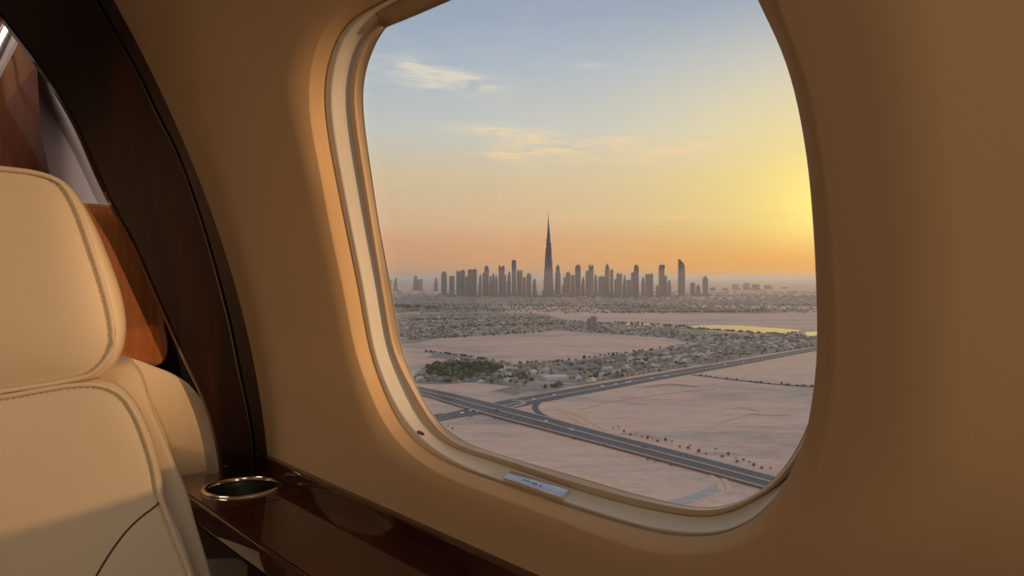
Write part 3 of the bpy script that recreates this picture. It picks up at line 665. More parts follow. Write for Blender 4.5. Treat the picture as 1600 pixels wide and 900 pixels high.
def dashes(parent, top, bot, ss, z, m):
    vs_, fs = [], []
    for s in ss:
        a, b = ribbon(top, bot, z, .1, s, s+.011, 400)
        for i in range(0, 398, 3):
            o_ = len(vs_); vs_ += [a[i], a[i+1], b[i+1], b[i]]; fs.append((o_, o_+1, o_+2, o_+3))
    obj('lane_marking', mesh(vs_, fs), m, parent, kind='stuff')
dashes(hw, HT, HB, (.11,.22,.33,.62,.74,.86), .99, M['line'])
cr_ = empty('crossroad', G(940, 605), kind='structure')
rpart(cr_, 'roadway', CT, CB, .5, 1.0, M['asphalt'])
rpart(cr_, 'median', CT[4:], CB[4:], .75, .5, M['kerb'], .46, .52)
rpart(cr_, 'shoulder', CT[5:], CB[5:], .55, .8, M['kerb'], -.09, -.01)
rpart(cr_, 'shoulder', CT[6:], CB[6:], .55, .8, M['kerb'], 1.01, 1.09)
rpart(cr_, 'shoulder', CT[:4], CB[:4], .55, .8, M['kerb'], 1.01, 1.10)
dashes(cr_, CT, CB, (.14,.28,.70,.84), .56, M['line'])
def lane(name, px, w_, z, m, parent=None, n=50, **k):
    d = catmull([(*G(x, y, z)[:2], -H+z) for x, y in px], 8); a = []; b = []
    for i, p in enumerate(d):
        t_ = (d[min(i+1, len(d)-1)]-d[max(i-1, 0)]); s = Vector((t_.y, -t_.x, 0)).normalized(); a.append(p+s*w_/2); b.append(p-s*w_/2)
    return obj(name, ribbon_mesh(a, b, .6), m, parent, **k)
SL = [(915,611),(885,618),(856,624),(840,630),(836,637),(842,645),(858,653),(885,661)]
lane('slip_road_verge', SL, 15, .45, M['kerb'], cr_); lane('slip_road', SL, 9, .60, M['asphalt'], cr_)
SL = [(640,607),(675,614),(702,620),(722,628),(727,635),(714,641),(690,646)]
lane('slip_road_verge', SL, 13, .45, M['kerb'], cr_); lane('slip_road', SL, 7.5, .60, M['road2'], cr_)
lane('slip_road', [(792,638),(806,634),(818,630),(815,626),(800,625)], 7, .62, M['road2'], cr_)
tr_ = empty('dirt_roads', G(1000, 560), kind='structure')
for px, w_, m_ in (([(1070,584),(1110,589),(1162,595),(1220,601),(1290,605)], 13, 'asphalt'), ([(1070,581),(1110,586),(1162,592),(1220,598),(1290,602)], 5, 'kerb'),
                   ([(600,594),(645,591),(700,588),(760,587),(800,592),(850,597),(900,600)], 16, 'road2'), ([(600,536),(640,532),(740,525),(860,518),(960,526.5),(1040,532),(1080,536),(1150,540)], 14, 'road2'),
                   ([(620,549),(665,550),(740,560),(800,568),(860,566),(940,557),(1000,549),(1080,538)], 10, 'road2'), ([(600,496),(700,489),(850,492),(960,497),(1100,503)], 22, 'road2'),
                   ([(600,470),(700,472),(850,476),(1000,474),(1150,476),(1300,472)], 40, 'road2'), ([(600,482),(760,480),(900,485),(1080,481),(1300,484)], 26, 'asphalt'),
                   ([(1030,795),(1060,784),(1095,774),(1128,758)], 14, 'road2'), ([(1045,805),(1070,792),(1105,778),(1140,764)], 6, 'kerb'), ([(1110,742),(1122,752),(1128,765)], 6, 'berm'), ([(1130,745),(1137,756),(1140,768)], 5, 'berm'),
                   ([(880,640),(905,648),(930,662),(948,672)], 4, 'berm'), ([(870,636),(890,650),(915,664)], 3, 'berm'), ([(1010,604),(1050,600),(1090,604)], 6, 'scrub'),
                   ([(1155,636),(1170,638),(1188,642)], 3, 'kerb'), ([(1108,668),(1130,658),(1152,652),(1175,646),(1200,648),(1236,648)], 3, 'kerb'),
                   ([(905,640),(950,628),(1000,620),(1060,612),(1120,607)], 3, 'kerb')):
    tz = tz+.045 if 'tz' in globals() else .30
    lane('track', px, w_, tz, M[m_], tr_)
# patches of soil, scrub and grass
NEAR = [(642,597),(660,575),(690,565),(740,560),(800,569),(865,567),(935,559),(1000,550),(1075,540),(1150,534),(1230,528),(1300,524),(1300,538),(1273,541),(1162,559.5),(1084,572),(1029,581),(940,596),(890,604),(850,608),(800,604),(740,598),(690,600)]
FAR = [(600,500),(700,488.5),(850,492),(880,499),(960,505),(1060,509),(1120,519),(1190,523),(1260,524),(1300,526),(1300,541),(1200,536),(1090,537),(1040,528),(940,521),(862,516.5),(750,524),(690,529),(600,534)]
FAR2 = [(600,468),(800,463),(1000,466),(1150,468),(1300,465),(1300,474),(1150,476),(1000,480),(800,478),(600,476)]
for px, m_, z_, j in ((NEAR,'scrub',.22,.5),(FAR,'scrub',.20,.7),(FAR2,'scrub',.2,.8),
                      ([(664,549),(690,551),(720,557),(760,562),(800,570),(770,571),(740,565),(715,563),(690,560),(668,558),(676,553)],'scrub',.21,.5),
                      ([(600,478),(700,480),(820,484),(760,487),(650,488),(600,486)],'scrub',.2,.5), ([(940,482),(1020,478),(1150,482),(1275,484),(1200,490),(1060,488),(990,487)],'scrub',.2,.5),
                      ([(765,612),(785,607),(800,604),(822,607),(850,606),(885,604),(874,609),(850,613),(826,612),(800,618),(786,614)],'scrub',.24,.9)):
    patch('ground_patch', px, z_, M[m_], j, kind='structure')
PARK = [(668,574),(700,569),(735,566),(770,573),(790,578),(770,586),(735,590),(690,592),(668,586)]
patch('park_lawn', PARK, .26, M['grass'], .3, kind='structure')
# the lake
wm = mat('lake_water', (.10,.09,.08,1), .10, spec=.8); 
b_ = wm.node_tree.nodes['Principled BSDF']; b_.inputs['IOR'].default_value = 1.6
nb = wm.node_tree.nodes.new('ShaderNodeTexNoise'); nb.inputs['Scale'].default_value = .05; bb = wm.node_tree.nodes.new('ShaderNodeBump'); bb.inputs['Strength'].default_value = .15; bb.inputs['Distance'].default_value = .3
wm.node_tree.links.new(nb.outputs[0], bb.inputs['Height']); wm.node_tree.links.new(bb.outputs[0], b_.inputs['Normal'])
for px in ([(1074,511),(1095,508.3),(1130,508),(1162,509),(1210,512.5),(1251,516.6),(1238,520),(1228,521.3),(1184,520),(1129,515.8),(1090,513.5)], [(1258,519.5),(1275,518.5),(1300,519),(1300,527),(1275,526),(1260,523.5)], [(972,504.6),(1010,506),(1058,510),(1058,512),(1010,508.3),(972,506.5)]):
    patch('lake', px, .6, wm, 0, kind='structure')
# sand heaps by the spur
def mound(px, L_, Wd, h, ang):
    c = G(*px); v = []; n = 20; rs_ = []
    for r_, hh in ((1,-.3),(.85,.18*h),(.6,.6*h),(.3,.92*h),(.02,h)):
        rs_.append([c+Vector((math.cos(ang)*math.cos(a)*L_*r_-math.sin(ang)*math.sin(a)*Wd*r_, math.sin(ang)*math.cos(a)*L_*r_+math.cos(ang)*math.sin(a)*Wd*r_, hh*(1+.2*math.sin(a*5)) )) for a in [2*math.pi*i/n for i in range(n)]])
    return loft(rs_, True, False, True)
for i, (p, L_, w_, h_, a, lb) in enumerate((((1112,750),9,3,.9,1.9,'long orange sand heap at the head of the pale spur track'), ((1122,757),7,2.5,.8,2.2,'second orange sand heap below the highway, beside the spur track'),
       ((1134,752),6,2.4,.7,1.7,'small sand heap right of the spur, nearest the highway'), ((1140,765),9,2,.6,.2,'low flat sand bank at the right end of the spur'),
       ((890,648),14,5,1.3,1.9,'brown dug-out sand heap just above the highway, right of the slip road'), ((902,655),10,4,1.0,2.2,'smaller sand heap between the slip road and the highway'))):
    obj('sand_heap', mound(p, L_, w_, h_, a), M['berm'], label=lb, cat='sand heap', group='heaps of turned sand')
# ---------------------------------------------------------------- ordinals for labels
ON = ['','first','second','third','fourth','fifth','sixth','seventh','eighth','ninth','tenth','eleventh','twelfth','thirteenth','fourteenth','fifteenth','sixteenth','seventeenth','eighteenth','nineteenth']
TN = {2:'twenty',3:'thirty',4:'forty',5:'fifty',6:'sixty',7:'seventy',8:'eighty',9:'ninety'}
TH_ = {2:'twentieth',3:'thirtieth',4:'fortieth',5:'fiftieth',6:'sixtieth',7:'seventieth',8:'eightieth',9:'ninetieth'}
def ordn(n):
    if n < 20: return ON[n]
    if n >= 100: return f'{n}th'
    return TH_[n//10] if n % 10 == 0 else TN[n//10]+'-'+ON[n % 10]
# ---------------------------------------------------------------- the supertall with its setbacks and spire
def prism(cx, cy, z0, z1, w0, w1, d0=None, d1=None, n=4, rot=0.0):
    d0 = d0 or w0; d1 = d1 or w1; q = []
    for z, w_, d in ((z0, w0, d0), (z1, w1, d1)):
        if n == 4: q.append([Vector((cx+sx*w_/2*math.cos(rot)-sy*d/2*math.sin(rot), cy+sx*w_/2*math.sin(rot)+sy*d/2*math.cos(rot), z)) for sx, sy in ((-1,-1),(1,-1),(1,1),(-1,1))])
        else: q.append([Vector((cx+math.cos(2*math.pi*i/n+rot)*w_/2, cy+math.sin(2*math.pi*i/n+rot)*d/2, z)) for i in range(n)])
    return q
def pmesh(parts):
    v, f = [], []
    for rs_ in parts:
        o_ = len(v); n = len(rs_[0])
        for r in rs_: v += r
        for i in range(len(rs_)-1):
            for j in range(n): k = (j+1) % n; f.append((o_+i*n+j, o_+i*n+k, o_+(i+1)*n+k, o_+(i+1)*n+j))
        f.append(tuple(o_+j for j in range(n))[::-1]); f.append(tuple(o_+(len(rs_)-1)*n+j for j in range(n)))
    return mesh(v, f)
BY = 463.0; D0 = H*F/(BY-HZ); sc0 = D0/F                              # metres per pixel at the skyline
def X(px): return (px-800)*sc0
def Zt(py, s=None): return (HZ-py)*(s or sc0)
bx_ = X(856.8)
st = empty('supertall_tower', (bx_, D0, -H), label='needle-spired supertall tower with setbacks, tallest on the skyline', cat='tower')
def wings(z0, z1, cw, arms):                                         # core plus three wings of different length (Y plan)
    ps = [prism(bx_, D0, z0, z1, cw, cw*.98, n=8)]
    for k, a in enumerate(arms):
        if a <= 0: continue
        th = (200, 340, 90)[k]*math.pi/180; c = Vector((math.cos(th), math.sin(th), 0))
        ps.append(prism(bx_+c.x*a/2, D0+c.y*a/2, z0, z1, a, a, cw*.62, cw*.60, rot=th)); ps.append(prism(bx_+c.x*a, D0+c.y*a, z0, z1, cw*.62, cw*.60, n=8))
    return pmesh(ps)
tiers = [(463.5, 452, 30, (50,50,50)), (452, 436, 30, (42,42,46)), (436, 420, 29, (36,38,40)), (420, 406, 28, (30,33,34)), (406, 396, 27, (26,27,30)), (396, 388, 26, (22,26,24)),
         (388, 379, 25, (15,22,20)), (379, 372.5, 24, (14,14,16)), (372.5, 365, 23, (7,12,10)), (365, 358, 21, (0,8,8)), (358, 352, 17, (0,5,0)), (352, 347, 13, (0,0,0))]
for a, b, cw, arms in tiers: obj('tier', wings(Zt(a), Zt(b), cw, arms), M['tw'][0], st)
obj('spire', pmesh([prism(bx_, D0, Zt(347), Zt(341), 9, 6.5, n=8)+[], prism(bx_, D0, Zt(341), Zt(336), 5.5, 4, n=8), prism(bx_, D0, Zt(336), Zt(329), 3.2, .8, n=8)]), M['tw'][0], st)
obj('podium', pmesh([prism(bx_, D0, -H, Zt(460), 150, 140, 120, 110, n=10), prism(bx_-70, D0-20, -H, Zt(461.5), 90, 90, 60, 60)]), M['tw'][1], st)
# ---------------------------------------------------------------- the other skyline towers: (x0, x1, top y, form, base y, description)
TL = [(608,612,437,'flat',460,'faint slim tower at the far left, seen hazily'),(615,621,434,'step',461,'hazy stepped tower near the window frame'),(646,653,430,'taper',460,'hazy leaning-topped tower left of a lower block'),(653,660,436,'flat',460,'low hazy block beside a taller hazy tower'),
 (678,684,434,'step',461,'hazy narrow stepped tower standing apart'),(690,698,424,'crown',463,'slim tower with rounded cap, leftmost of the dense row'),(702,710,431,'flat',463,'broad flat-topped block with thin roof line'),
 (713,719,422.5,'notch',463,'grey tower with split top, joined to its neighbour'),(719.5,726.5,421.5,'dome',463,'round-capped tower beside a split-topped one'),(726.5,731,432,'flat',462,'short slab filling the gap before the wide pair'),
 (731,738,421,'flat',464,'left half of the wide dark twin slab'),(738.5,745,420.5,'flat',464,'right half of the wide dark twin slab'),(747,753,429,'step',462,'jagged stepped tower right of the wide twin slab'),
 (754,757,426,'flat',463,'slim shoulder slab beside the round-capped tower'),(757,763.5,415.5,'dome',465,'tall round-capped tower with a low shoulder'),(764,769,430,'taper',462,'short tapering tower behind taller neighbours'),
 (769,773,425.5,'spire',463,'thin pointed tower of a close pair'),(773.5,777.5,429,'spire',463,'lower pointed tower of a close pair'),(779,788.5,414.5,'notch',465,'tall dark slab with notched crown'),(788.5,791,430,'flat',463,'narrow slab leaning on the notched tower'),
 (792,798,424.5,'step',463,'slim stepped tower between two tall ones'),(799.5,806.5,407,'mast',468,'tall square tower topped by a thin mast'),(808,816.5,421.5,'notch',464,'pale flat tower with bright left edge'),(817,821.5,433,'flat',463,'short slab between two mid-height towers'),
 (822.5,830,426.5,'crown',465,'mid-height tower with stepped rounded cap'),(832,838,435,'taper',462,'short tapering tower, last before the supertall'),
 (867,876,413.5,'taper',464,'tapering tower with small pointed cap'),(878,880.5,445,'flat',463,'stub slab at the foot of a tapering tower'),(880.5,884,433,'flat',463,'low slab left of a crowned tower'),(884,891,424.5,'crown',464,'crowned tower with small twin horns'),
 (892,898,429.5,'flat',463,'plain slab before a taller round-topped one'),(899,906.7,413.5,'dome',465,'tall round-topped tower with a dark edge'),(908,913.5,433,'step',463,'low stepped block between two tall towers'),
 (915,920,423,'flat',464,'left shoulder of a tall paired tower'),(920,927,413.5,'notch',464,'tall paired tower with thin horns on its roof'),(928,933.5,428,'taper',463,'slim tapering tower, pale in the haze'),
 (935.5,944,431.5,'flat',463,'wide plain block beside the pointed-arch tower'),(945,953,413,'ogive',465,'bullet-shaped tower with a short needle'),(953.5,958,421,'flat',464,'slab standing against the bullet-shaped tower'),
 (960,963.5,436,'flat',463,'low shoulder of a wide-topped tower'),(963.5,971.5,426.5,'notch',464,'wide-topped tower with angled left flank'),(973,978,430,'step',463,'slim tower with a bright vertical edge'),(979,985,437,'flat',463,'low pale block before the next tall pair'),
 (986,990,425.5,'flat',464,'dark shoulder slab of the tall plain tower'),(990.3,998,413.5,'crown',465,'tall plain tower with rounded roof corners'),(1002,1007.5,433,'taper',462,'faint tapering tower behind the twin block'),
 (1008.5,1013.8,428,'flat',464,'left half of a square twin block'),(1014.3,1019.8,427.5,'flat',464,'right half of a square twin block'),(1025,1029.5,445,'taper',463,'low sloping wing of the curved-top tower'),
 (1029.5,1038,413.5,'curl',465,'tower with curved, cut-away top'),(1037.5,1041.5,430.5,'dome',464,'round-topped slab leaning on the curved-top tower'),(1041.5,1048,438,'step',463,'low stepped block right of the curved-top tower'),
 (1059.5,1069.7,405,'blade',464,'blade-shaped tower with slanting pointed top and an opening'),(1079,1085.3,441.5,'dome',463,'small round-topped tower beyond the blade tower'),(1087.5,1094,445,'taper',463,'small tapering tower between two others'),
 (1098,1106,430,'spire',464,'square tower with short point, standing alone'),(1109.5,1116,449,'flat',460,'faint low block in the glow'),(1129.5,1134.5,449,'taper',460,'faint narrow tower in the glow'),
 (1145.5,1152.8,444,'flat',459,'hazy block with level roof in the glow'),(1162.5,1170,442,'dome',459,'hazy round-topped tower in the glow'),(1175.5,1185.5,444,'notch',459,'broad hazy block with notched roof'),
 (1195.3,1203.3,445,'flat',458,'very faint square block in the glow'),(1221,1228.5,450,'taper',457,'very faint low tower, rightmost in the glow')]
nl = sum(1 for t_ in TL if t_[0] < 850)
def tower(x0, x1, ty, form, by, label, k):
    D = D0*(1+.004*((k*37) % 17-8)) if by > 461 else H*F/((by-6)-HZ)
    s = D/F; cx = ((x0+x1)/2-800)*s; w_ = (x1-x0)*s; d = w_*(.8+.3*((k*13) % 7)/7); zb = -H; zt = (HZ-ty)*s; h = zt-zb; Y = D
    m_ = M['tw'][k % 3]; rot = ((k*29) % 11-5)*.03
    o = empty('skyscraper', (cx, Y, -H), label=label, cat='skyscraper', group='towers of the distant skyline')
    zc = zt-h*.10
    if form == 'flat':
        obj('shaft', pmesh([prism(cx, Y, zb, zt-5, w_, w_, d, d, rot=rot)]), m_, o); obj('roof_plant', pmesh([prism(cx+w_*.1, Y, zt-5, zt, w_*.6, w_*.6, d*.5, d*.5, rot=rot)]), m_, o)
    elif form == 'step':
        obj('shaft', pmesh([prism(cx, Y, zb, zb+h*.62, w_, w_, d, d, rot=rot), prism(cx+w_*.08, Y, zb+h*.62, zb+h*.85, w_*.78, w_*.78, d*.8, d*.8, rot=rot)]), m_, o)
        obj('crown', pmesh([prism(cx+w_*.12, Y, zb+h*.85, zt, w_*.5, w_*.45, d*.5, d*.45, rot=rot)]), m_, o)
    elif form == 'taper':
        obj('shaft', pmesh([prism(cx, Y, zb, zb+h*.7, w_, w_*.86, d, d*.86, rot=rot), prism(cx, Y, zb+h*.7, zt-h*.06, w_*.8, w_*.52, d*.8, d*.5, rot=rot)]), m_, o)
        obj('crown', pmesh([prism(cx, Y, zt-h*.06, zt, w_*.42, w_*.08, d*.4, d*.08, rot=rot)]), m_, o)
    elif form in ('dome', 'crown'):
        obj('shaft', pmesh([prism(cx, Y, zb, zc, w_, w_, d, d, rot=rot)]), m_, o)
        a = [prism(cx, Y, zc+(zt-zc)*u_, zc+(zt-zc)*v_, w_*p_, w_*q_, d*p_, d*q_, rot=rot) for u_, v_, p_, q_ in (((0,.35,.98,.9),(.35,.7,.9,.7),(.7,1,.7,.36)) if form == 'dome' else ((0,.45,.86,.82),(.45,.8,.66,.6),(.8,1,.42,.3)))]
        obj('crown', pmesh(a), m_, o)
    elif form == 'notch':
        obj('shaft', pmesh([prism(cx, Y, zb, zc+h*.04, w_, w_, d, d, rot=rot)]), m_, o)
        obj('crown', pmesh([prism(cx-w_*.30, Y, zc+h*.04, zt, w_*.30, w_*.22, d, d, rot=0), prism(cx+w_*.28, Y, zc+h*.04, zt-h*.015, w_*.34, w_*.26, d, d, rot=0)]), m_, o)
    elif form in ('spire', 'mast'):
        r_ = .82 if form == 'spire' else .99
        obj('shaft', pmesh([prism(cx, Y, zb, zb+h*r_, w_, w_, d, d, rot=rot)]+([prism(cx, Y, zb+h*r_, zt-h*.05, w_*.9, w_*.4, d*.9, d*.4, rot=rot)] if form == 'spire' else [prism(cx, Y, zb+h*r_, zt+4, w_*.7, w_*.6, d*.7, d*.6, rot=rot)])), m_, o)
        obj('spire', pmesh([prism(cx-(w_*.15 if form == 'mast' else 0), Y, zt-h*.05, zt+h*(.03 if form == 'spire' else .12), w_*.14, w_*.03, n=6)]), m_, o)
    elif form == 'ogive':
        rs_ = [prism(cx, Y, zb, zb+h*.72, w_, w_, d, d, n=12)[0]]
        for u_ in (.72,.8,.87,.93,.97,1.0): rs_.append(prism(cx, Y, zb+h*u_, 0, w_*math.sqrt(max(.02, 1-((u_-.72)/.285)**1.8)), 1, d*math.sqrt(max(.02, 1-((u_-.72)/.285)**1.8)), 1, n=12)[0])
        obj('shaft', pmesh([rs_]), m_, o); obj('spire', pmesh([prism(cx, Y, zt-8, zt+32, 5, 1, n=6)]), m_, o)
    elif form == 'curl':
        n_ = 12; v = []
        prof_ = [(-.5,0),(.42,0),(.42,.86)]+[(.42+.10*math.sin(a), .86+.14*(1-math.cos(a))*.5) for a in np.linspace(.3, 2.6, 6)]+[(-.28,1.0),(-.5,.93)]
        r1 = [Vector((cx+a*w_, Y-d/2, zb+b*h)) for a, b in prof_]; r2 = [p+Vector((0,d,0)) for p in r1]
        obj('shaft', fixn(pmesh([[r1, r2]])), m_, o)
    elif form == 'blade':
        prof_ = [(-.5,0),(.5,0),(.5,.70),(.46,.80),(.32,.87),(.10,.925),(-.12,.965),(-.36,1.0),(-.42,1.0),(-.44,.9)]
        pf = [Vector((cx+a*w_, Y-d*.3, zb+b*h)) for a, b in prof_]; pb = [p+Vector((0,d*.6,0)) for p in pf]
        obj('shaft', fixn(pmesh([[pf, pb]])), m_, o)
        op_ = [Vector((cx+(.16+.16*math.cos(a))*w_, Y-d*.3-1, zb+(.745+.035*math.sin(a))*h)) for a in np.linspace(0, 2*math.pi, 8, endpoint=False)]
        obj('opening', fixn(pmesh([[op_, [p+Vector((0,1.5,0)) for p in op_]]])), M['v_tan'], o, label='pale round opening near the top')
    # podium
    obj('podium', pmesh([prism(cx+w_*.1, Y-d*.4, zb, zb+14+6*((k*7) % 4), w_*1.35, w_*1.3, d*1.2, d*1.2)]), M['tw'][1], o)
for k, (x0, x1, ty, form, by, desc) in enumerate(TL):
    n_ = nl-k if k < nl else k-nl+1; side = 'left' if k < nl else 'right'
    tower(x0, x1, ty, form, by, f'{desc}, {ordn(n_)} {side} of supertall', k)
# the pair of mid-rise blocks in the far district
for (x0, x1, ty, by, lb) in ((917.5,924.5,497.5,514,'grey mid-rise apartment block, left and lower of the pair in far suburb'), (923,931.8,494,516,'grey mid-rise apartment block with roof boxes, right of the pair in far suburb')):
    D = H*F/(by-HZ); s = D/F; cx = ((x0+x1)/2-800)*s; w_ = (x1-x0)*s; zt = (HZ-ty)*s
    o = empty('apartment_block', (cx, D, -H), label=lb, cat='building')
    obj('walls', pmesh([prism(cx, D, -H, zt-2, w_, w_, 18, 18)]), M['v_grey'], o)
    obj('roof_box', pmesh([prism(cx-w_*.2, D, zt-2, zt+1.5, w_*.3, w_*.3, 8, 8), prism(cx+w_*.25, D, zt-2, zt, w_*.25, w_*.25, 8, 8)]), M['v_grey'], o)
    for r_ in range(6):
        obj('window_row', pmesh([prism(cx, D-9.3, -H+4+r_*(zt+H-6)/6, -H+5.8+r_*(zt+H-6)/6, w_*.86, w_*.86, .8, .8)]), M['asphalt'], o)
# the pale roofed hall in the near suburb
D = H*F/(592-HZ); cx = (868-800)*D/F
o = empty('hall', (cx, D, -H), label='pale flat-roofed hall with reddish end, largest roof in the near suburb', cat='building')
obj('walls', pmesh([prism(cx, D, -H, -H+5.5, 46, 46, 26, 26, rot=.25)]), M['v_white'], o); obj('roof', pmesh([prism(cx, D, -H+5.5, -H+7, 50, 44, 30, 22, rot=.25)]), M['v_white'], o)
obj('annexe', pmesh([prism(cx+34, D+5, -H, -H+4.5, 20, 20, 18, 18, rot=.25)]), M['v_terracotta'], o)
# ---------------------------------------------------------------- villas
def villa_mesh(k):
    r = random.Random(k); w_, d = r.uniform(11,16), r.uniform(10,13); h = r.choice((4.2, 6.8, 7.4))
    ps = [prism(0, 0, 0, h, w_, w_, d, d)]
    for a, b, ww, dd in ((0, d/2-.2, w_, .4), (0, -d/2+.2, w_, .4), (w_/2-.2, 0, .4, d), (-w_/2+.2, 0, .4, d)): ps.append(prism(a, b, h, h+.8, ww, ww, dd, dd))
    ps.append(prism(w_*.18, d*.1, h, h+2.8, w_*.4, w_*.4, d*.4, d*.4)); ps.append(prism(-w_*.62, 0, 0, h*.5, w_*.3, w_*.3, d*.6, d*.6))
    return pmesh(ps)
VM = [villa_mesh(k) for k in range(8)]
VC = ['white','cream','grey','grey','tan','grey','white','cream','tan','terracotta']
vmesh = {}
for i, me in enumerate(VM):
    for c in set(VC):
        q = me.copy(); q.materials.clear(); q.materials.append(M['v_'+c]); vmesh[(i, c)] = q
e1 = (G(1273, 544)-G(771, 629)); e1.z = 0; e1.normalize(); e2 = Vector((-e1.y, e1.x, 0)); org = G(771, 629)
def px_of(p): return 800+p.x/p.y*F, HZ-p.z/p.y*F
slots = []
row = 0; v_ = 16.0
while v_ < 1500:
    row += 1
    for a in np.arange(-900, 2600, 19.5):
        p = org+e1*(a+random.uniform(-2,2))+e2*(v_+random.uniform(-1.5,1.5)); x, y = px_of(p)
        if p.y < 300 or not (600 < x < 1290): continue
        if in_poly(x, y, NEAR) and not in_poly(x, y, PARK) and abs(x-868)+abs(y-592)*2.2 > 34 and not (745 < x < 890 and y > 598):
            if math.sin(a*.021+row*1.7)+math.sin(a*.0063-row*.6) > -.75 and random.random() > .13: slots.append((row, a, p, random.uniform(-.06,.06)+math.atan2(e1.y, e1.x)))
    v_ += 23 if row % 2 else 33
slots.sort(key=lambda s: s[2].y); nearv = slots[:300]; rest = slots[300:]
nearv.sort(key=lambda s: (s[0], s[1])); cnt = {}
for r_, a, p, ro in nearv:
    cnt[r_] = cnt.get(r_, 0)+1; i = random.randrange(8); c = random.choice(VC)
    o = bpy.data.objects.new('villa', vmesh[(i, c)]); o.location = (p.x, p.y, -H+.2); o.rotation_euler = (0, 0, ro); o.scale = (.85, .85, .7); C.objects.link(o)
    tag(o, f'{c} flat-roofed villa, {ordn(cnt[r_])} from left in {ordn(r_)} row above the diagonal crossroad', 'house', 'villas of the near suburb')
def bake(items, name, label, cat, m_, parent=None):
    vv, ff, off = [], [], 0
    for me, p, ro, s in items:
        co = np.empty(len(me.vertices)*3); me.vertices.foreach_get('co', co); co = co.reshape(-1, 3)*s; co[:,2] *= .65; c_, s_ = math.cos(ro), math.sin(ro)
        x = co[:,0]*c_-co[:,1]*s_+p[0]; y = co[:,0]*s_+co[:,1]*c_+p[1]; vv.append(np.stack([x, y, co[:,2]+p[2]], 1))
        ff += [tuple(v+off for v in pl.vertices) for pl in me.polygons]; off += len(co)
    me = mesh(np.concatenate(vv).tolist(), ff); me.materials.append(m_); o = obj(name, me, None, parent, label=label, cat=cat, kind='stuff'); return o
bk_ = {c: [] for c in ('white','cream','grey')}
for r_, a, p, ro in rest: bk_[random.choice(('white','cream','grey','grey'))].append((random.choice(VM), (p.x, p.y, -H+.2), ro, 1))
for y_ in np.arange(489, 536, 1.05):
    D = H*F/(y_-HZ)
    for x in np.arange(600, 1300, 5.6):
        x2 = x+random.uniform(-2.5,2.5); yy = y_+random.uniform(-.6,.6)
        if in_poly(x2, yy, FAR) and not (970 < x2 < 1060 and 503 < yy < 511) and not (1070 < x2 < 1255 and 506 < yy < 522.5) and not (x2 > 1255 and 517 < yy < 527) and math.sin(x2*.05+y_*.8)+math.sin(x2*.017-y_*.35) > -.6 and random.random() > .3:
            p = G(x2, yy); bk_[random.choice(('white','cream','grey','cream'))].append((random.choice(VM), (p.x, p.y, -H+.2), random.choice((.3,.8,1.2)), random.uniform(.55,.95)))
for y_ in np.arange(453, 488, 1.2):
    for x in np.arange(600, 1290, 7):
        x2 = x+random.uniform(-4,4); yy = y_+random.uniform(-.8,.8); dens = math.exp(-((yy-461)/8)**2)+.10
        if yy > 455 and random.random() < dens*.9:
            p = G(x2, yy); bk_[random.choice(('grey','cream','grey'))].append((random.choice(VM), (p.x, p.y, -H), random.uniform(0,1.5), random.uniform(1.0,2.6)))
for c, it in bk_.items(): bake(it, 'distant_houses', {'white':'countless small white houses scattered across the far districts','cream':'countless small cream houses scattered across the far districts','grey':'countless small grey buildings spread below the skyline'}[c], 'houses', M['v_'+c])
# ---------------------------------------------------------------- trees and shrubs
def tree_mesh(k, tall=1.0):
    import bmesh
    r = random.Random(k+50); b = bmesh.new()
    for j in range(3):
        g = bmesh.ops.create_icosphere(b, subdivisions=1, radius=1); ox, oy, oz, s = (0,0,1.0,1.0) if j == 0 else (r.uniform(-.9,.9), r.uniform(-.7,.7), r.uniform(.5,1.3), r.uniform(.5,.8))
        for v in g['verts']:
            v.co = Vector((v.co.x*s*r.uniform(.8,1.2)+ox, v.co.y*s*r.uniform(.8,1.2)+oy, (v.co.z*s*.85*r.uniform(.8,1.15)+oz)*tall))
    me = bpy.data.meshes.new('tree'); b.to_mesh(me); b.free(); return me
TM = [tree_mesh(k, (1.0,1.3,.9)[k % 3]) for k in range(6)]
def palm_mesh():
    v, f = [], []
    def add(rs_):
        o_ = len(v); n = len(rs_[0])
        for q in rs_: v.extend(q)
        for i in range(len(rs_)-1):
            for j in range(n): f.append((o_+i*n+j, o_+i*n+(j+1)%n, o_+(i+1)*n+(j+1)%n, o_+(i+1)*n+j))
    add(prism(0,0,0,2.2,.22,.15,n=5))
    for k in range(8):
        a = k*math.pi/4; c, s = math.cos(a), math.sin(a); o_ = len(v)
        for r_, z_, w_ in ((0,2.2,.12),(.5,2.5,.28),(1.0,2.2,.22),(1.35,1.6,.04)): v.extend([Vector((c*r_-s*w_, s*r_+c*w_, z_)), Vector((c*r_+s*w_, s*r_-c*w_, z_))])
        for i in range(3): f.append((o_+i*2, o_+i*2+1, o_+i*2+3, o_+i*2+2))
    return mesh(v, f)
PM = palm_mesh()
tmesh = {}
for i, me in enumerate(TM+[PM]):
    for c in ('leaf','leaf2','leaf3'):
        q = me.copy(); q.materials.clear(); q.materials.append(M[c]); tmesh[(i, c)] = q
def put_tree(p, i, c, s, label, group, name='tree'):
    o = bpy.data.objects.new(name, tmesh[(i, c)]); o.location = (p.x, p.y, -H+.1); o.scale = (s, s, s); o.rotation_euler = (0, 0, random.uniform(0, 6)); C.objects.link(o)
    return tag(o, label, 'tree' if name != 'shrub' else 'shrub', group)
CN = {'leaf':'dark green','leaf2':'olive green','leaf3':'brownish'}
nt_ = 0
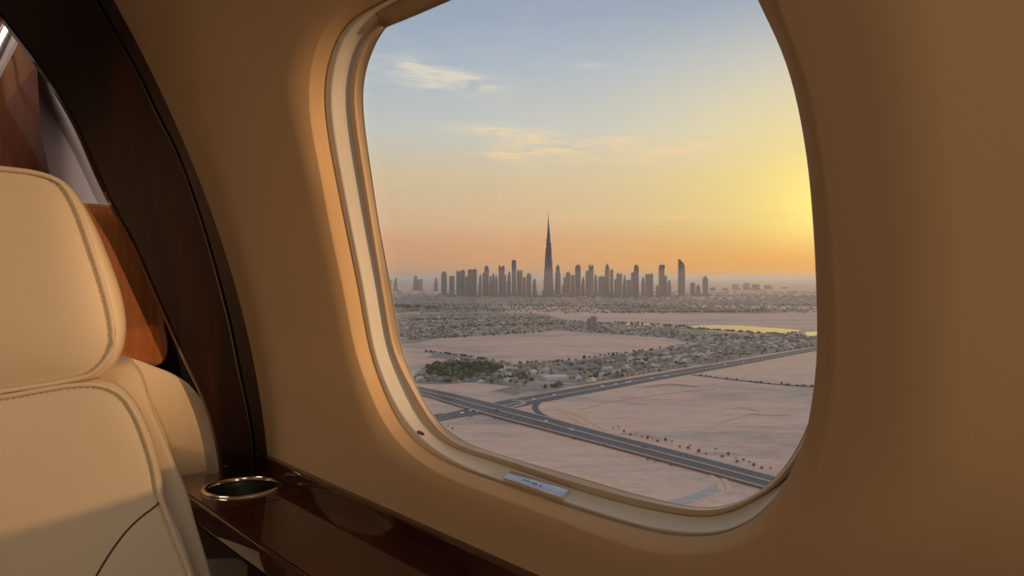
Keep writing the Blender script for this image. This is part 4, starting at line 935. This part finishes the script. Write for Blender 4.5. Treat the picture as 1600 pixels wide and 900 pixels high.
# shrubs and young palms on the verge above the highway
vx = [(958,670),(966,672),(975,676),(985,681),(994,680),(1003,683),(1012,686),(1019,688),(1027,691),(1040,690),(1050,693),(1062,700),(1075,702),(1078,701),(1092,707),(1103,710),(1118,707),(1128,715),(1138,712),(1150,720),(1152,723),(1162,720),(1171,727),(1178,729),(1190,733),(1204,736)]
for k, (x, y) in enumerate(vx):
    c = random.choice(('leaf3','leaf2','leaf3')); i = 6 if k % 3 == 1 else random.randrange(6)
    put_tree(G(x, y), i, c, random.uniform(1.2,2.0), f'{CN[c]} {"young palm" if i==6 else "shrub"}, {ordn(k+1)} from left on the sandy verge above the highway', 'shrubs on the highway verge', 'palm' if i == 6 else 'shrub'); nt_ += 1
vx = [(700,667),(707,671),(731,653.5),(737,652),(773,655),(878,681),(897,687),(1012,719),(1025,722),(1048,728),(944,697)]
for k, (x, y) in enumerate(sorted(vx)):
    put_tree(G(x, y), random.randrange(6), 'leaf3', random.uniform(1,1.6), f'brownish desert shrub, {ordn(k+1)} from left on the sand below the highway', 'shrubs below the highway', 'shrub'); nt_ += 1
# trees along the lower edge of the sandy field
fx = []
for x in (770,812,814,824,838,842,846,868,872,878,889,900,913,921,930,938,945,951,958,964,978,990,999,1004,1016,1019,1031,1042,1050,1058,1066,1074):
    y = np.interp(x, [760,800,860,900,940,1000,1040,1080], [563,569,567.5,563.5,557.5,550,544.5,538.5]); fx.append((x, y))
for k, (x, y) in enumerate(fx):
    put_tree(G(x, y+random.uniform(-1,1)), random.randrange(6), 'leaf', random.uniform(2.6,4.6), f'dark round tree, {ordn(k+1)} from left along the lower edge of the sandy field', 'trees edging the sandy field'); nt_ += 1
# the grove in the park
gx = []
for y in (572,576,580,584,588.5):
    x = 668+random.uniform(0,4); 
    while x < 792:
        if in_poly(x, y, PARK): gx.append((x, y+random.uniform(-1,1)))
        x += random.uniform(3.4,5.4)
gx.sort(key=lambda q: q[0])
for k, (x, y) in enumerate(gx):
    c = 'leaf2' if (y > 584 and 700 < x < 730) or random.random() < .18 else 'leaf'
    put_tree(G(x, y), random.randrange(6), c, random.uniform(4.2,6.8), f'{CN[c]} park tree, {ordn(k+1)} from left in the grove beside the near suburb', 'park grove'); nt_ += 1
# trees between the villas
cand = []
for r_, a, p, ro in slots:
    if random.random() < .75:
        q = p+e1*random.uniform(-9,9)+e2*random.uniform(9,14)*random.choice((-1,1)); cand.append((r_, a, q))
for _ in range(900):
    x = random.uniform(640,1275); y = random.uniform(530,612)
    if in_poly(x, y, NEAR) and not in_poly(x, y, PARK) and math.sin(x*.07)+math.sin(y*.5+x*.02) > .35:
        p = G(x, y); cand.append((max(1, int((p-org).dot(e2)/28)+1), (p-org).dot(e1), p))
for cx_, cy_, n__, rx, ry in ((875,606,22,26,4),(1012,566,30,45,7),(1075,566,16,30,6),(800,592,22,26,4),(1160,553,26,60,5),(960,585,22,40,6),(1240,541,16,40,4),(760,606,10,20,3)):
    for _ in range(n__):
        p = G(cx_+random.gauss(0, rx*.5), cy_+random.gauss(0, ry*.45)); x, y = px_of(p)
        if in_poly(x, y+0, NEAR): cand.append((max(1, int((p-org).dot(e2)/28)+1), (p-org).dot(e1), p))
cand.sort(key=lambda s: s[2].y); k_ = 300-nt_; nr = cand[:k_]; nr.sort(key=lambda s: (s[0], s[1])); cnt = {}
for r_, a, p in nr:
    cnt[r_] = cnt.get(r_, 0)+1; c = random.choice(('leaf','leaf','leaf2'))
    put_tree(p, random.randrange(6), c, random.uniform(2.2,4.6), f'{CN[c]} garden tree, {ordn(cnt[r_])} from left, {ordn(r_)} tree row above the crossroad', 'garden trees of the near suburb')
it = [(random.choice(TM), (p.x, p.y, -H+.1), 0, random.uniform(2.2,4.6)) for r_, a, p in cand[k_:]]
for _ in range(2600):
    x = random.uniform(600,1290); y = random.uniform(488,537)
    if in_poly(x, y, FAR) and not (970 < x < 1060 and 503 < y < 511) and not (1070 < x < 1255 and 506 < y < 522.5) and not (x > 1255 and 517 < y < 527): p = G(x, y); it.append((random.choice(TM), (p.x, p.y, -H+.1), 0, random.uniform(2.2,4.6)))
for _ in range(1500):
    x = random.uniform(600,1290); y = random.choice((random.gauss(467,3), random.gauss(475,1.2), random.gauss(486,2), random.gauss(482,1)))
    if y > 457: p = G(x, y); it.append((random.choice(TM), (p.x, p.y, -H+.1), 0, random.uniform(3,7)))
for (xa, ya, xb, yb, n__, s0_, s1_) in ((664,549,760,561,70,2,3.6),(640,500,860,497,120,3,6),(640,486,760,481,60,4,8),(640,478,1275,478,200,5,9),(940,489,1200,487,160,4,8),(700,463,1060,466,160,7,14),(1090,462,1275,464,60,6,10),(640,531,860,518,70,3,5),(1084,586,1162,596,16,1.5,2.5),(1162,596,1275,605,26,1.5,2.8),(960,504,1075,511,40,3,6),(690,512,880,506,110,3,6)):
    for _ in range(n__):
        a_ = random.random(); p = G(xa+(xb-xa)*a_, ya+(yb-ya)*a_+random.gauss(0,.5)); it.append((random.choice(TM), (p.x, p.y, -H+.1), 0, random.uniform(s0_,s1_)))
for _ in range(90):
    x = random.uniform(1075,1250); y = np.interp(x, [1075,1129,1184,1229,1250], [513,516.5,521,522.5,518.5])+random.uniform(-.2,.8); p = G(x, y); it.append((random.choice(TM), (p.x, p.y, -H+.1), 0, random.uniform(3,6)))
bake(it, 'distant_trees', 'countless small dark trees spread through the far districts and below the skyline', 'trees', M['leaf'])
# ---------------------------------------------------------------- cars
def car_mesh():
    return pmesh([prism(0,0,.3,1.0,4.6,4.5,1.9,1.85), prism(-.2,0,1.0,1.6,2.6,1.9,1.7,1.5), prism(1.4,0,0,.5,.7,.7,2.0,2.0), prism(-1.4,0,0,.5,.7,.7,2.0,2.0)])
CM = car_mesh(); cml = {}
for c, col in (('white', (.8,.78,.75,1)), ('dark', (.05,.05,.06,1)), ('red', (.35,.06,.04,1))):
    q = CM.copy(); q.materials.clear(); q.materials.append(mat('car_paint_'+c, col, .3)); cml[c] = q
for k, (x, y, c, road) in enumerate([(735,642.5,'white','h'),(746,644,'white','h'),(776,642,'dark','h'),(853,659,'white','h'),(893,672.5,'white','h'),(1006,700,'dark','h'),(722,646,'white','c'),(834,624.5,'white','c'),(866,618,'white','c'),(941,603.5,'white','c'),(962,600.5,'white','c'),(970,598.5,'dark','c'),(979,598,'white','c'),(984,596.5,'white','c'),
        (1018,592,'white','c'),(1037,588.5,'white','c'),(1041,588,'white','c'),(1133,570,'white','c'),(1162,566,'white','c'),(1172,565,'red','c')]):
    z_ = .95 if road == 'h' else .55; p = G(x, y, z_); d = (G(1118,739)-G(873,674.5)) if road == 'h' else e1
    o = bpy.data.objects.new('car', cml[c]); o.location = p; o.scale = (1.35,)*3; o.rotation_euler = (0, 0, math.atan2(d.y, d.x)); C.objects.link(o)
    tag(o, f'{c} car on the {"highway" if road == "h" else "diagonal crossroad"}, {ordn(k+1 if road == "h" else k-5)} from the left there', 'car', 'cars on the two roads')
